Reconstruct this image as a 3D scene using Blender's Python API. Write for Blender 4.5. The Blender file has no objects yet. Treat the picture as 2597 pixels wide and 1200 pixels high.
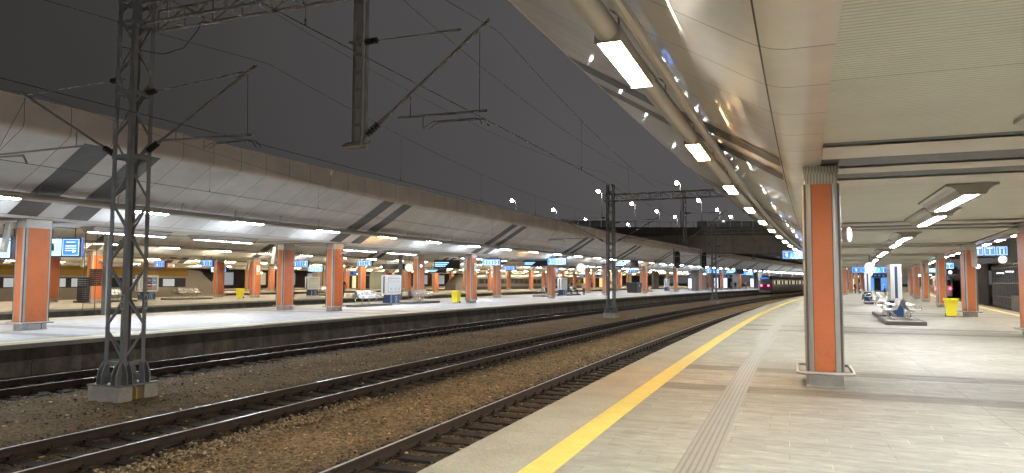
import bpy, math, random
from mathutils import Vector, Matrix
random.seed(7)
sc = bpy.context.scene
COL = sc.collection
R = math.radians
# ------------------------------------------------------------------ curved track axis
K0, K1 = 0.001382188610, -5.022163771e-06
DS, SMIN = 0.25, -60.0
_T = []
def _psi(s):
    s = min(s, 275.0)
    return K0 * s + K1 * s * s / 2
def _build_path():
    n = int((460 - SMIN) / DS)
    i0 = int(-SMIN / DS)
    pts = [None] * (n + 1)
    pts[i0] = (0.0, 0.0)
    for i in range(i0, n):
        a = _psi(SMIN + (i + .5) * DS)
        pts[i + 1] = (pts[i][0] + math.sin(a) * DS, pts[i][1] + math.cos(a) * DS)
    for i in range(i0, 0, -1):
        a = _psi(SMIN + (i - .5) * DS)
        pts[i - 1] = (pts[i][0] - math.sin(a) * DS, pts[i][1] - math.cos(a) * DS)
    return pts
_T = _build_path()
def W(s, n, z=0.0):
    f = (s - SMIN) / DS
    i = max(0, min(len(_T) - 2, int(f)))
    t = f - i
    x = _T[i][0] * (1 - t) + _T[i + 1][0] * t
    y = _T[i][1] * (1 - t) + _T[i + 1][1] * t
    a = _psi(s)
    return Vector((x + n * math.cos(a), y - n * math.sin(a), z))
def interp(tab):
    def f(s):
        if s <= tab[0][0]:
            (a, b), (c, d) = tab[0], tab[1]
        elif s >= tab[-1][0]:
            return tab[-1][1]
        else:
            for k in range(len(tab) - 1):
                if tab[k][0] <= s <= tab[k + 1][0]:
                    (a, b), (c, d) = tab[k], tab[k + 1]
                    break
        return b + (d - b) * (s - a) / (c - a)
    return f
def const(v): return lambda s: v
def off(f, d): return lambda s: f(s) + d

# ------------------------------------------------------------------ materials
MATS = {}
def nodes_of(name):
    m = bpy.data.materials.new(name); m.use_nodes = True
    nt = m.node_tree
    b = nt.nodes.get('Principled BSDF')
    MATS[name] = m
    return m, nt, b
class N:
    def __init__(s, nt): s.nt = nt
    def new(s, t, **kw):
        n = s.nt.nodes.new(t)
        for k, v in kw.items():
            if k.startswith('i_'):
                key = k[2:]
                key = int(key) if key.isdigit() else key.replace('_', ' ')
                n.inputs[key].default_value = v
            else: setattr(n, k, v)
        return n
    def link(s, a, b): s.nt.links.new(a, b)
    def math(s, op, a, b=None, clamp=False):
        n = s.nt.nodes.new('ShaderNodeMath'); n.operation = op; n.use_clamp = clamp
        for i, v in enumerate((a, b)):
            if v is None: continue
            if isinstance(v, (int, float)): n.inputs[i].default_value = v
            else: s.link(v, n.inputs[i])
        return n.outputs[0]
    def mix(s, fac, a, b, blend='MIX'):
        n = s.nt.nodes.new('ShaderNodeMix'); n.data_type = 'RGBA'; n.blend_type = blend
        for i, v in ((0, fac), (6, a), (7, b)):
            if isinstance(v, (int, float)): n.inputs[i].default_value = v
            elif isinstance(v, tuple): n.inputs[i].default_value = (*v, 1) if len(v) == 3 else v
            else: s.link(v, n.inputs[i])
        return n.outputs[2]
    def noise(s, scale, vec=None, detail=4, rough=.6):
        n = s.nt.nodes.new('ShaderNodeTexNoise')
        n.inputs['Scale'].default_value = scale; n.inputs['Detail'].default_value = detail
        n.inputs['Roughness'].default_value = rough
        if vec is not None: s.link(vec, n.inputs['Vector'])
        return n.outputs['Fac']
    def rng(s, v, a, b, c=0., d=1.):
        n = s.nt.nodes.new('ShaderNodeMapRange')
        s.link(v, n.inputs[0])
        for i, q in enumerate((a, b, c, d)): n.inputs[i + 1].default_value = q
        return n.outputs[0]
    def scale(s, vec, v3):
        n = s.nt.nodes.new('ShaderNodeMapping'); n.inputs['Scale'].default_value = v3
        s.link(vec, n.inputs['Vector']); return n.outputs[0]
    def bump(s, h, strength, dist, b):
        n = s.nt.nodes.new('ShaderNodeBump'); n.inputs['Strength'].default_value = strength
        n.inputs['Distance'].default_value = dist
        s.link(h, n.inputs['Height']); s.link(n.outputs[0], b.inputs['Normal'])
    def coord(s, which='Object'):
        return s.nt.nodes.new('ShaderNodeTexCoord').outputs[which]
def simple(name, col, rough=.5, metal=0., nscale=3., namt=.18, bump=0., bscale=40., coat=0., coat_r=.1):
    m, nt, b = nodes_of(name); q = N(nt)
    co = q.coord()
    f = q.noise(nscale, co, 5)
    f2 = q.noise(nscale * 9, co, 3)
    ff = q.math('ADD', q.math('MULTIPLY', f, .65), q.math('MULTIPLY', f2, .35))
    lo = tuple(c * (1 - namt) for c in col); hi = tuple(min(1, c * (1 + namt)) for c in col)
    q.link(q.mix(q.rng(ff, .3, .7), lo, hi), b.inputs['Base Color'])
    q.link(q.rng(f2, .3, .7, max(.02, rough - .07), min(1, rough + .07)), b.inputs['Roughness'])
    b.inputs['Metallic'].default_value = metal
    if coat: b.inputs['Coat Weight'].default_value = coat; b.inputs['Coat Roughness'].default_value = coat_r
    if bump: q.bump(q.noise(bscale, co, 3), bump, .01, b)
    return m
def emis(name, col, strength):
    m, nt, b = nodes_of(name); q = N(nt)
    b.inputs['Base Color'].default_value = (*[min(.8, c) for c in col], 1)
    b.inputs['Emission Color'].default_value = (*col, 1)
    b.inputs['Emission Strength'].default_value = strength
    b.inputs['Roughness'].default_value = .3
    return m
def sep_uv(q):
    uv = q.coord('UV'); s_ = q.new('ShaderNodeSeparateXYZ'); q.link(uv, s_.inputs[0])
    return uv, s_.outputs[0], s_.outputs[1]

def mat_paver(name, c1, c2, s0, P, bands=True):
    m, nt, b = nodes_of(name); q = N(nt)
    uv, n_, s_ = sep_uv(q)                       # u = across, v = along
    br = q.new('ShaderNodeTexBrick', offset=.37, offset_frequency=2)
    q.link(uv, br.inputs['Vector'])
    for k, v in (('Scale', 1.), ('Mortar Size', .0055), ('Mortar Smooth', .15), ('Bias', 0.), ('Brick Width', .62), ('Row Height', .31)):
        br.inputs[k].default_value = v
    br.inputs['Color1'].default_value = (*c1, 1); br.inputs['Color2'].default_value = (*c2, 1)
    br.inputs['Mortar'].default_value = (*[(a_ + b_) / 2 for a_, b_ in zip(c1, c2)], 1)
    streak = q.noise(1., q.scale(uv, (1.5, 6., 1.)), 8, .78)
    big = q.noise(.5, uv, 5, .65)
    mott = q.noise(1., q.scale(uv, (3.5, 9., 1.)), 6, .7)
    spk = q.noise(70., uv, 2)
    c = q.mix(.8, br.outputs['Color'], q.mix(q.rng(streak, .3, .7), (.70, .69, .68), (1.22, 1.22, 1.22)), 'MULTIPLY')
    c = q.mix(.7, c, q.mix(q.rng(mott, .34, .66), (.78, .775, .77), (1.14, 1.14, 1.14)), 'MULTIPLY')
    c = q.mix(.6, c, q.mix(q.rng(big, .3, .7), (.76, .75, .74), (1.12, 1.12, 1.12)), 'MULTIPLY')
    c = q.mix(.5, c, q.mix(q.rng(spk, .3, .7), (.80, .80, .80), (1.15, 1.15, 1.15)), 'MULTIPLY')
    jv = q.rng(q.noise(2.2, uv, 3), .42, .66)                      # joints show only here and there
    jl = q.noise(.9, uv, 2)
    jc = q.mix(q.rng(jl, .5, .56), (.12, .115, .105), (.55, .54, .52))
    c = q.mix(q.math('MULTIPLY', q.math('MULTIPLY', br.outputs['Fac'], jv), .75), c, jc)
    gum = q.new('ShaderNodeTexVoronoi'); gum.inputs['Scale'].default_value = 2.3; q.link(uv, gum.inputs['Vector'])
    gs = q.new('ShaderNodeSeparateColor'); q.link(gum.outputs['Color'], gs.inputs[0])
    gm = q.math('MULTIPLY', q.math('LESS_THAN', gum.outputs['Distance'], .028), q.math('GREATER_THAN', gs.outputs[0], .6))
    c = q.mix(q.math('MULTIPLY', gm, .55), c, (.09, .085, .08))
    if bands:
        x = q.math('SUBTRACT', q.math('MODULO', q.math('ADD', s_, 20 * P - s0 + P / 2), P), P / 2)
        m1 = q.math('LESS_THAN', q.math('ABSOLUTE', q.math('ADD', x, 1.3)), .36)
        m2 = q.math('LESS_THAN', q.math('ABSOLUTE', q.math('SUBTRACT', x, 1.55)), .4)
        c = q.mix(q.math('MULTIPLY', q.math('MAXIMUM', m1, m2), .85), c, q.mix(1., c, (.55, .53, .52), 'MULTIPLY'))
    stain = q.noise(1.7, uv, 5, .7)
    c = q.mix(q.math('MULTIPLY', q.rng(stain, .6, .72), .45), c, (.16, .15, .14))
    q.link(c, b.inputs['Base Color'])
    q.link(q.rng(streak, .3, .7, .8, .58), b.inputs['Roughness'])
    h = q.math('ADD', q.math('MULTIPLY', br.outputs['Fac'], -1.), q.math('MULTIPLY', streak, .5))
    q.bump(h, .35, .006, b)
    return m
def mat_edge(name, col):
    m, nt, b = nodes_of(name); q = N(nt)
    uv, n_, s_ = sep_uv(q)
    v = q.new('ShaderNodeTexVoronoi'); v.inputs['Scale'].default_value = 90; q.link(uv, v.inputs['Vector'])
    j = q.math('LESS_THAN', q.math('FRACT', q.math('MULTIPLY', s_, 1 / 1.0)), .008)
    c = q.mix(.5, col, v.outputs['Color'], 'SOFT_LIGHT')
    c = q.mix(.6, c, q.mix(q.rng(q.noise(1.3, uv, 5), .3, .7), (.72, .7, .66), (1.12, 1.12, 1.1)), 'MULTIPLY')
    c = q.mix(q.math('MULTIPLY', j, .6), c, (.08, .075, .07))
    q.link(c, b.inputs['Base Color']); b.inputs['Roughness'].default_value = .7
    q.bump(v.outputs['Distance'], .3, .003, b)
    return m
def mat_tactile(name, col, dots):
    m, nt, b = nodes_of(name); q = N(nt)
    uv, n_, s_ = sep_uv(q)
    def cell(v, p): return q.math('ABSOLUTE', q.math('SUBTRACT', q.math('FRACT', q.math('DIVIDE', v, p)), .5))
    if dots:
        d = q.math('ADD', q.math('POWER', cell(n_, .053), 2.), q.math('POWER', cell(s_, .053), 2.))
        hgt = q.rng(d, .13, .05)
    else:
        hgt = q.rng(cell(n_, .06), .36, .28)
    j = q.math('LESS_THAN', q.math('FRACT', q.math('MULTIPLY', s_, 1 / .4)), .02)
    wear = q.rng(q.noise(4., uv, 8, .78), .42, .68)
    c = q.mix(q.math('MULTIPLY', wear, .6), col, tuple(x * .55 + .03 for x in col))
    c = q.mix(q.math('MULTIPLY', j, .55), c, tuple(x * .35 for x in col))
    c = q.mix(q.math('MULTIPLY', q.math('SUBTRACT', 1., hgt), .5), c, tuple(x * (.7 if dots else .25) for x in col))
    q.link(c, b.inputs['Base Color']); b.inputs['Roughness'].default_value = .5
    q.bump(hgt, .6, .005, b)
    return m
def mat_soffit(name, col, step, rib=False, gap=None, metal=.3, rough=.38, coat=.5, grime=.12, wave=.0):
    m, nt, b = nodes_of(name); q = N(nt)
    uv, s_, v_ = sep_uv(q)                       # u = along, v = arc length across
    j = q.math('LESS_THAN', q.math('FRACT', q.math('DIVIDE', q.math('ADD', s_, 200.26), step)), .014 / step)
    if gap is not None:
        for g in gap:
            j = q.math('MAXIMUM', j, q.math('LESS_THAN', q.math('ABSOLUTE', q.math('SUBTRACT', v_, g)), .009))
    pid = q.math('FLOOR', q.math('DIVIDE', q.math('ADD', s_, 200.26), step))
    wn = q.new('ShaderNodeTexWhiteNoise', noise_dimensions='1D'); q.link(pid, wn.inputs['W'])
    n1 = q.noise(.8, uv, 5)
    c = q.mix(q.rng(n1, .3, .7), tuple(x * (1 - grime) for x in col), tuple(min(1, x * (1 + grime)) for x in col))
    c = q.mix(.5, c, q.mix(wn.outputs['Value'], (.93, .93, .93), (1.05, 1.05, 1.05)), 'MULTIPLY')
    c = q.mix(j, c, (.02, .018, .016))
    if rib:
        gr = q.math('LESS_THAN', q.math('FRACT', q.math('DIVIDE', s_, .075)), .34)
        c = q.mix(q.math('MULTIPLY', gr, .5), c, tuple(x * .4 for x in col))  # shade inside the rib grooves painted into the colour
    q.link(c, b.inputs['Base Color'])
    b.inputs['Metallic'].default_value = metal
    q.link(q.rng(n1, .3, .7, rough - .05, rough + .05), b.inputs['Roughness'])
    b.inputs['Coat Weight'].default_value = coat; b.inputs['Coat Roughness'].default_value = .03
    if rib:
        t = q.math('ABSOLUTE', q.math('SUBTRACT', q.math('FRACT', q.math('DIVIDE', s_, .075)), .5))
        hgt = q.rng(t, .1, .4)
        q.bump(hgt, .9, .012, b)
    else:
        # oil canning of thin sheet panels: each panel bulges a little
        px = q.math('SUBTRACT', q.math('FRACT', q.math('DIVIDE', q.math('ADD', s_, 200.26), step)), .5)
        bul = q.math('MULTIPLY', q.math('MULTIPLY', px, px), -1.)
        h = q.math('ADD', q.math('MULTIPLY', bul, .6), q.math('MULTIPLY', q.noise(1.6, uv, 2, .4), .8))
        q.bump(h, .25, .02 if wave == 0 else wave, b)
    return m
def mat_ballast(name, dark, lite, gold):
    m, nt, b = nodes_of(name); q = N(nt)
    uv, n_, s_ = sep_uv(q)
    v = q.new('ShaderNodeTexVoronoi'); v.inputs['Scale'].default_value = 19; v.inputs['Randomness'].default_value = 1
    q.link(uv, v.inputs['Vector'])
    v2 = q.new('ShaderNodeTexVoronoi'); v2.inputs['Scale'].default_value = 60; q.link(uv, v2.inputs['Vector'])
    sp = q.new('ShaderNodeSeparateColor'); q.link(v.outputs['Color'], sp.inputs[0])
    sp2 = q.new('ShaderNodeSeparateColor'); q.link(v2.outputs['Color'], sp2.inputs[0])
    patch = q.noise(.5, uv, 5, .65)
    k = q.math('ADD', q.math('MULTIPLY', sp.outputs[0], .5), q.math('MULTIPLY', sp2.outputs[0], .5))
    c = q.mix(q.rng(k, .25, .8), dark, lite)
    # fine gravel between tracks, lamp light painted in, dirty beds under the rails
    g = q.math('MULTIPLY', q.rng(n_, -8.9, -8.1), q.rng(n_, -6.0, -6.9))
    g2 = q.math('MULTIPLY', q.rng(n_, -16.2, -15.4), q.rng(n_, -11.3, -12.2))
    c = q.mix(q.math('MULTIPLY', g, .9), c, q.mix(q.rng(k, .2, .85), tuple(x * .22 for x in gold), gold))
    c = q.mix(q.math('MULTIPLY', g2, .6), c, q.mix(q.rng(k, .1, .95), tuple(x * .3 for x in gold), tuple(x * .8 for x in gold)))
    c = q.mix(.75, c, q.mix(q.rng(patch, .3, .68), (.55, .53, .51), (1.15, 1.12, 1.1)), 'MULTIPLY')
    c = q.mix(q.rng(sp.outputs[1], .985, .99), c, tuple(min(1, x * 1.3) for x in gold))
    q.link(c, b.inputs['Base Color']); b.inputs['Roughness'].default_value = .85
    h = q.math('ADD', v.outputs['Distance'], q.math('MULTIPLY', v2.outputs['Distance'], .6))
    q.bump(h, 1., .03, b)
    return m
def mat_wall(name, col):
    m, nt, b = nodes_of(name); q = N(nt)
    uv, s_, z_ = sep_uv(q)
    j = q.math('LESS_THAN', q.math('FRACT', q.math('DIVIDE', s_, 1.5)), .011)
    drip = q.noise(1., q.scale(uv, (1.6, .9, 1.)), 7, .75)
    n1 = q.noise(.9, uv, 6, .7)
    f = q.noise(22., uv, 4)
    c = q.mix(q.rng(drip, .38, .66), tuple(x * .45 for x in col), col)
    c = q.mix(.8, c, q.mix(q.rng(n1, .3, .7), (.55, .53, .5), (1.25, 1.24, 1.2)), 'MULTIPLY')
    c = q.mix(.5, c, q.mix(q.rng(f, .3, .7), (.75, .75, .75), (1.2, 1.2, 1.2)), 'MULTIPLY')
    ef = q.rng(q.noise(1., q.scale(uv, (9., .35, 1.)), 4, .6), .66, .72)
    c = q.mix(q.math('MULTIPLY', ef, .35), c, (.42, .4, .36))
    c = q.mix(j, c, (.015, .014, .013))
    q.link(c, b.inputs['Base Color']); b.inputs['Roughness'].default_value = .88
    q.bump(q.math('SUBTRACT', f, j), .4, .01, b)
    return m
def mat_capital():
    m, nt, b = nodes_of('ribbed capital'); q = N(nt)
    co = q.coord(); s_ = q.new('ShaderNodeSeparateXYZ'); q.link(co, s_.inputs[0])
    t = q.math('FRACT', q.math('DIVIDE', q.math('ADD', s_.outputs[0], s_.outputs[1]), .05))
    q.link(q.mix(q.rng(t, .3, .6), (.30, .28, .25), (.5, .48, .43)), b.inputs['Base Color'])
    b.inputs['Roughness'].default_value = .4; b.inputs['Metallic'].default_value = .35
    q.bump(q.math('ABSOLUTE', q.math('SUBTRACT', t, .5)), .6, .01, b)
    return m
def mat_person(name, shoes, trou, jack, skin=(.5, .3, .22)):
    m, nt, b = nodes_of(name); q = N(nt)
    s_ = q.new('ShaderNodeSeparateXYZ'); q.link(q.coord(), s_.inputs[0]); z = s_.outputs[2]
    c = q.mix(q.math('GREATER_THAN', z, .09), shoes, trou)
    c = q.mix(q.math('GREATER_THAN', z, .86), c, jack)
    c = q.mix(q.math('GREATER_THAN', z, 1.49), c, skin)
    c = q.mix(.4, c, q.mix(q.noise(14., q.coord(), 4), (.6, .6, .6), (1.3, 1.3, 1.3)), 'MULTIPLY')
    q.link(c, b.inputs['Base Color']); b.inputs['Roughness'].default_value = .8
    return m

mat_paver('pale platform paving', (.325, .316, .275), (.28, .272, .238), 13.8, 15.6)
mat_paver('blue grey platform paving', (.385, .385, .395), (.33, .33, .345), 17.0, 17.0)
mat_paver('far platform paving', (.36, .345, .31), (.31, .30, .275), 36.4, 17.7, False)
mat_edge('granular edge slab', (.37, .345, .285))
mat_tactile('yellow tactile paving', (.82, .655, .15), True)
mat_tactile('grey ribbed paving', (.20, .192, .178), False)
mat_soffit('curved metal soffit', (.70, .665, .61), 1.3, gap=(.62,), metal=.4, rough=.42, coat=.4)
mat_soffit('white panel soffit', (.84, .83, .81), 1.4167, gap=(.62, 1.6), metal=.0, rough=.85, coat=.0)
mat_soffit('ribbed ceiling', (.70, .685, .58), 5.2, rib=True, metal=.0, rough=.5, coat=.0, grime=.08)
mat_soffit('fascia cladding', (.86, .77, .70), 1.4167, metal=.0, rough=.6, coat=0., grime=.1)
simple('dark strip metal', (.10, .098, .095), .5, .3, 1.2, .2)
simple('shiny beige panel', (.70, .66, .59), .5, .0, .6, .06, coat=.06, coat_r=.2)
m, nt, b = nodes_of('orange panel'); q = N(nt); co = q.coord(); s3 = q.new('ShaderNodeSeparateXYZ'); q.link(co, s3.inputs[0])
oi = q.new('ShaderNodeObjectInfo'); ad = q.new('ShaderNodeVectorMath', operation='ADD'); q.link(co, ad.inputs[0]); q.link(oi.outputs['Location'], ad.inputs[1]); wc = ad.outputs[0]
f1 = q.noise(1.1, wc, 6, .65); f2 = q.noise(70., wc, 2); f3 = q.noise(1., q.scale(wc, (9., 9., .8)), 5, .7)
c = q.mix(q.rng(f1, .3, .7), (.53, .145, .046), (.64, .185, .062))
c = q.mix(.5, c, q.mix(q.rng(f2, .3, .7), (.82, .82, .82), (1.12, 1.12, 1.12)), 'MULTIPLY')
c = q.mix(q.math('MULTIPLY', q.rng(f3, .62, .75), .3), c, (.25, .10, .05))
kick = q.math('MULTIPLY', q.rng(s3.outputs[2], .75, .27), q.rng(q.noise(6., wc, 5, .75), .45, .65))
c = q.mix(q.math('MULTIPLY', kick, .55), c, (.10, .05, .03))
q.link(c, b.inputs['Base Color']); q.link(q.rng(f1, .3, .7, .4, .6), b.inputs['Roughness'])
q.bump(f2, .15, .004, b)
simple('column aluminium', (.40, .385, .36), .4, .35, 2., .1)
simple('stainless steel', (.56, .55, .53), .26, 1., 6., .08)
mat_capital()
simple('plinth steel', (.42, .41, .39), .45, .6, 4., .2)
simple('pipe paint', (.46, .43, .38), .38, .35, 2., .08)
simple('hanger metal', (.12, .115, .11), .5, .6)
simple('fixture housing', (.40, .38, .35), .4, .3, 2., .08)
simple('mast paint', (.27, .28, .295), .5, .15, 3., .25, .1, 40.)
simple('catenary metal', (.30, .305, .31), .5, .1, 5., .2)
simple('gantry paint', (.36, .35, .33), .5, .1, 5., .2)
simple('insulator', (.035, .025, .022), .3, 0.)
simple('wire', (.03, .03, .03), .6, .0)
simple('old concrete', (.50, .47, .42), .85, 0., 4., .3, .5, 30.)
simple('stained foundation', (.27, .19, .10), .85, 0., 3., .4, .5, 30.)
mat_wall('platform wall concrete', (.34, .32, .275))
mat_wall('platform wall stain and coping shade', (.15, .14, .12))  # stained upper band, with the coping's shadow painted in too
simple('coping concrete', (.42, .40, .35), .75, 0., 5., .2, .3, 60.)
mat_ballast('track ballast', (.045, .031, .019), (.24, .168, .10), (.78, .54, .27))
for nm_, lo_, hi_ in (('gravel stones', (.12, .085, .045), (.62, .48, .30)), ('dark ballast stones', (.03, .022, .015), (.26, .19, .125))):
    m, nt, b = nodes_of(nm_); q = N(nt); ge = q.new('ShaderNodeNewGeometry')
    c = q.mix(ge.outputs['Random Per Island'], lo_, hi_)
    c = q.mix(.5, c, q.mix(q.rng(q.noise(40., q.coord(), 3), .3, .7), (.7, .7, .7), (1.25, 1.25, 1.25)), 'MULTIPLY')
    q.link(c, b.inputs['Base Color']); b.inputs['Roughness'].default_value = .85
simple('ground soil', (.09, .07, .055), .9, 0., .7, .3, .5, 20.)
simple('rail steel top', (.80, .79, .77), .32, .55, 2., .06)
simple('rail rust', (.052, .034, .024), .75, .2, 6., .35, .3, 50.)
simple('sleeper timber', (.052, .042, .034), .85, 0., 5., .4, .6, 30.)
simple('fastener rust', (.04, .028, .022), .8, .3)
simple('bridge concrete', (.40, .37, .33), .85, 0., .12, .3, .3, 6.)
simple('bridge dark concrete', (.19, .18, .17), .9, 0., .2, .3)
simple('barrier glass', (.55, .60, .60), .2, 0., 1., .2)
simple('lamp post steel', (.16, .16, .16), .5, .3)
simple('yellow plastic', (.80, .70, .03), .42, 0., 3., .06)
simple('kiosk white', (.52, .52, .51), .35, 0., 3., .05, coat=.3)
simple('kiosk dark inset', (.16, .165, .175), .4)
simple('paper grey', (.50, .51, .53), .6, 0., 2., .06)
simple('poster dark', (.06, .06, .075), .5, 0., 8., .9)
simple('poster blue', (.16, .26, .42), .5, 0., 3., .5)
simple('poster red', (.55, .18, .10), .5, 0., 4., .4)
simple('kiosk blue', (.018, .05, .13), .4, 0., 2., .15)
simple('white sign paint', (.75, .75, .74), .5)
simple('bench metal', (.46, .45, .43), .3, .9, 4., .12)
simple('bench slab', (.11, .105, .10), .7, 0., 3., .3, .3, 60.)
simple('bench slab top', (.30, .29, .275), .7, 0., 4., .2)
simple('grit box grey', (.045, .045, .047), .6, 0., 2., .2)
simple('black board', (.012, .013, .018), .3)
simple('sign navy', (.012, .03, .12), .35)
simple('train silver', (.20, .19, .175), .35, .4, .5, .15)
simple('train dark', (.030, .030, .034), .35, .3)
simple('train yellow', (.42, .24, .02), .4, 0., .7, .12)
simple('train beige', (.40, .35, .29), .4, 0., .7, .12)
simple('train glass', (.03, .035, .04), .08, 0., 1., .2)
simple('train white', (.5, .5, .5), .35, 0., 1., .1)
simple('painted red glow', (.16, .02, .03), .4)  # red glow on the lower train front, painted as colour
simple('dark louvre', (.018, .018, .019), .6, 0., 1., .3)
simple('retaining wall', (.20, .18, .16), .85, 0., .5, .4, .4, 10.)
simple('building wall', (.24, .26, .22), .8, 0., .5, .25)
simple('shop wall', (.30, .28, .25), .6, 0., 1., .1)
simple('poster yellow', (.75, .55, .12), .5)
simple('hair', (.03, .02, .015), .7)
PER = [mat_person('person dark coat', (.02, .02, .02), (.02, .022, .03), (.022, .022, .026)),
       mat_person('person blue jacket', (.03, .03, .03), (.015, .015, .02), (.12, .26, .36)),
       mat_person('person red jacket', (.03, .03, .03), (.03, .03, .045), (.35, .05, .05)),
       mat_person('person beige coat', (.04, .03, .03), (.03, .03, .04), (.42, .33, .22)),
       mat_person('person grey coat', (.03, .03, .03), (.05, .05, .07), (.17, .17, .19))]
LA, LB, LC = 56., 78., 115.
emis('warm lamp', (1., .86, .66), LA)
emis('orange lamp', (1., .58, .22), LA)
emis('cool lamp', (.80, .90, 1.), LB)
emis('neutral lamp', (1., .945, .79), LA)
emis('far warm lamp', (1., .82, .56), LC)
emis('ceiling lamp panel', (.95, .97, 1.), 50.)
emis('street lamp glow', (.95, 1., .95), 90.)
emis('blue sign light', (.06, .25, 1.), .6)
emis('blue screen light', (.035, .22, .9), .36)
emis('pale screen light', (.32, .66, 1.), .8)
emis('sign white light', (.8, .92, 1.), .75)
emis('clock face', (1., .97, .9), .38)
emis('disc lamp', (.85, .95, 1.), 1.1)
emis('red tail light', (1., .04, .14), 9.)
emis('cab red glow', (.8, .01, .18), 1.6)
emis('train window light', (1., .80, .52), .2)
emis('train window dim', (.7, .8, .9), .14)
emis('shop light', (.8, .9, 1.), .5)
emis('shop warm light', (1., .55, .2), .5)
emis('room light', (.72, .85, .62), .3)
emis('pink neon', (1., .03, .55), 6.)
M = MATS

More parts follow.
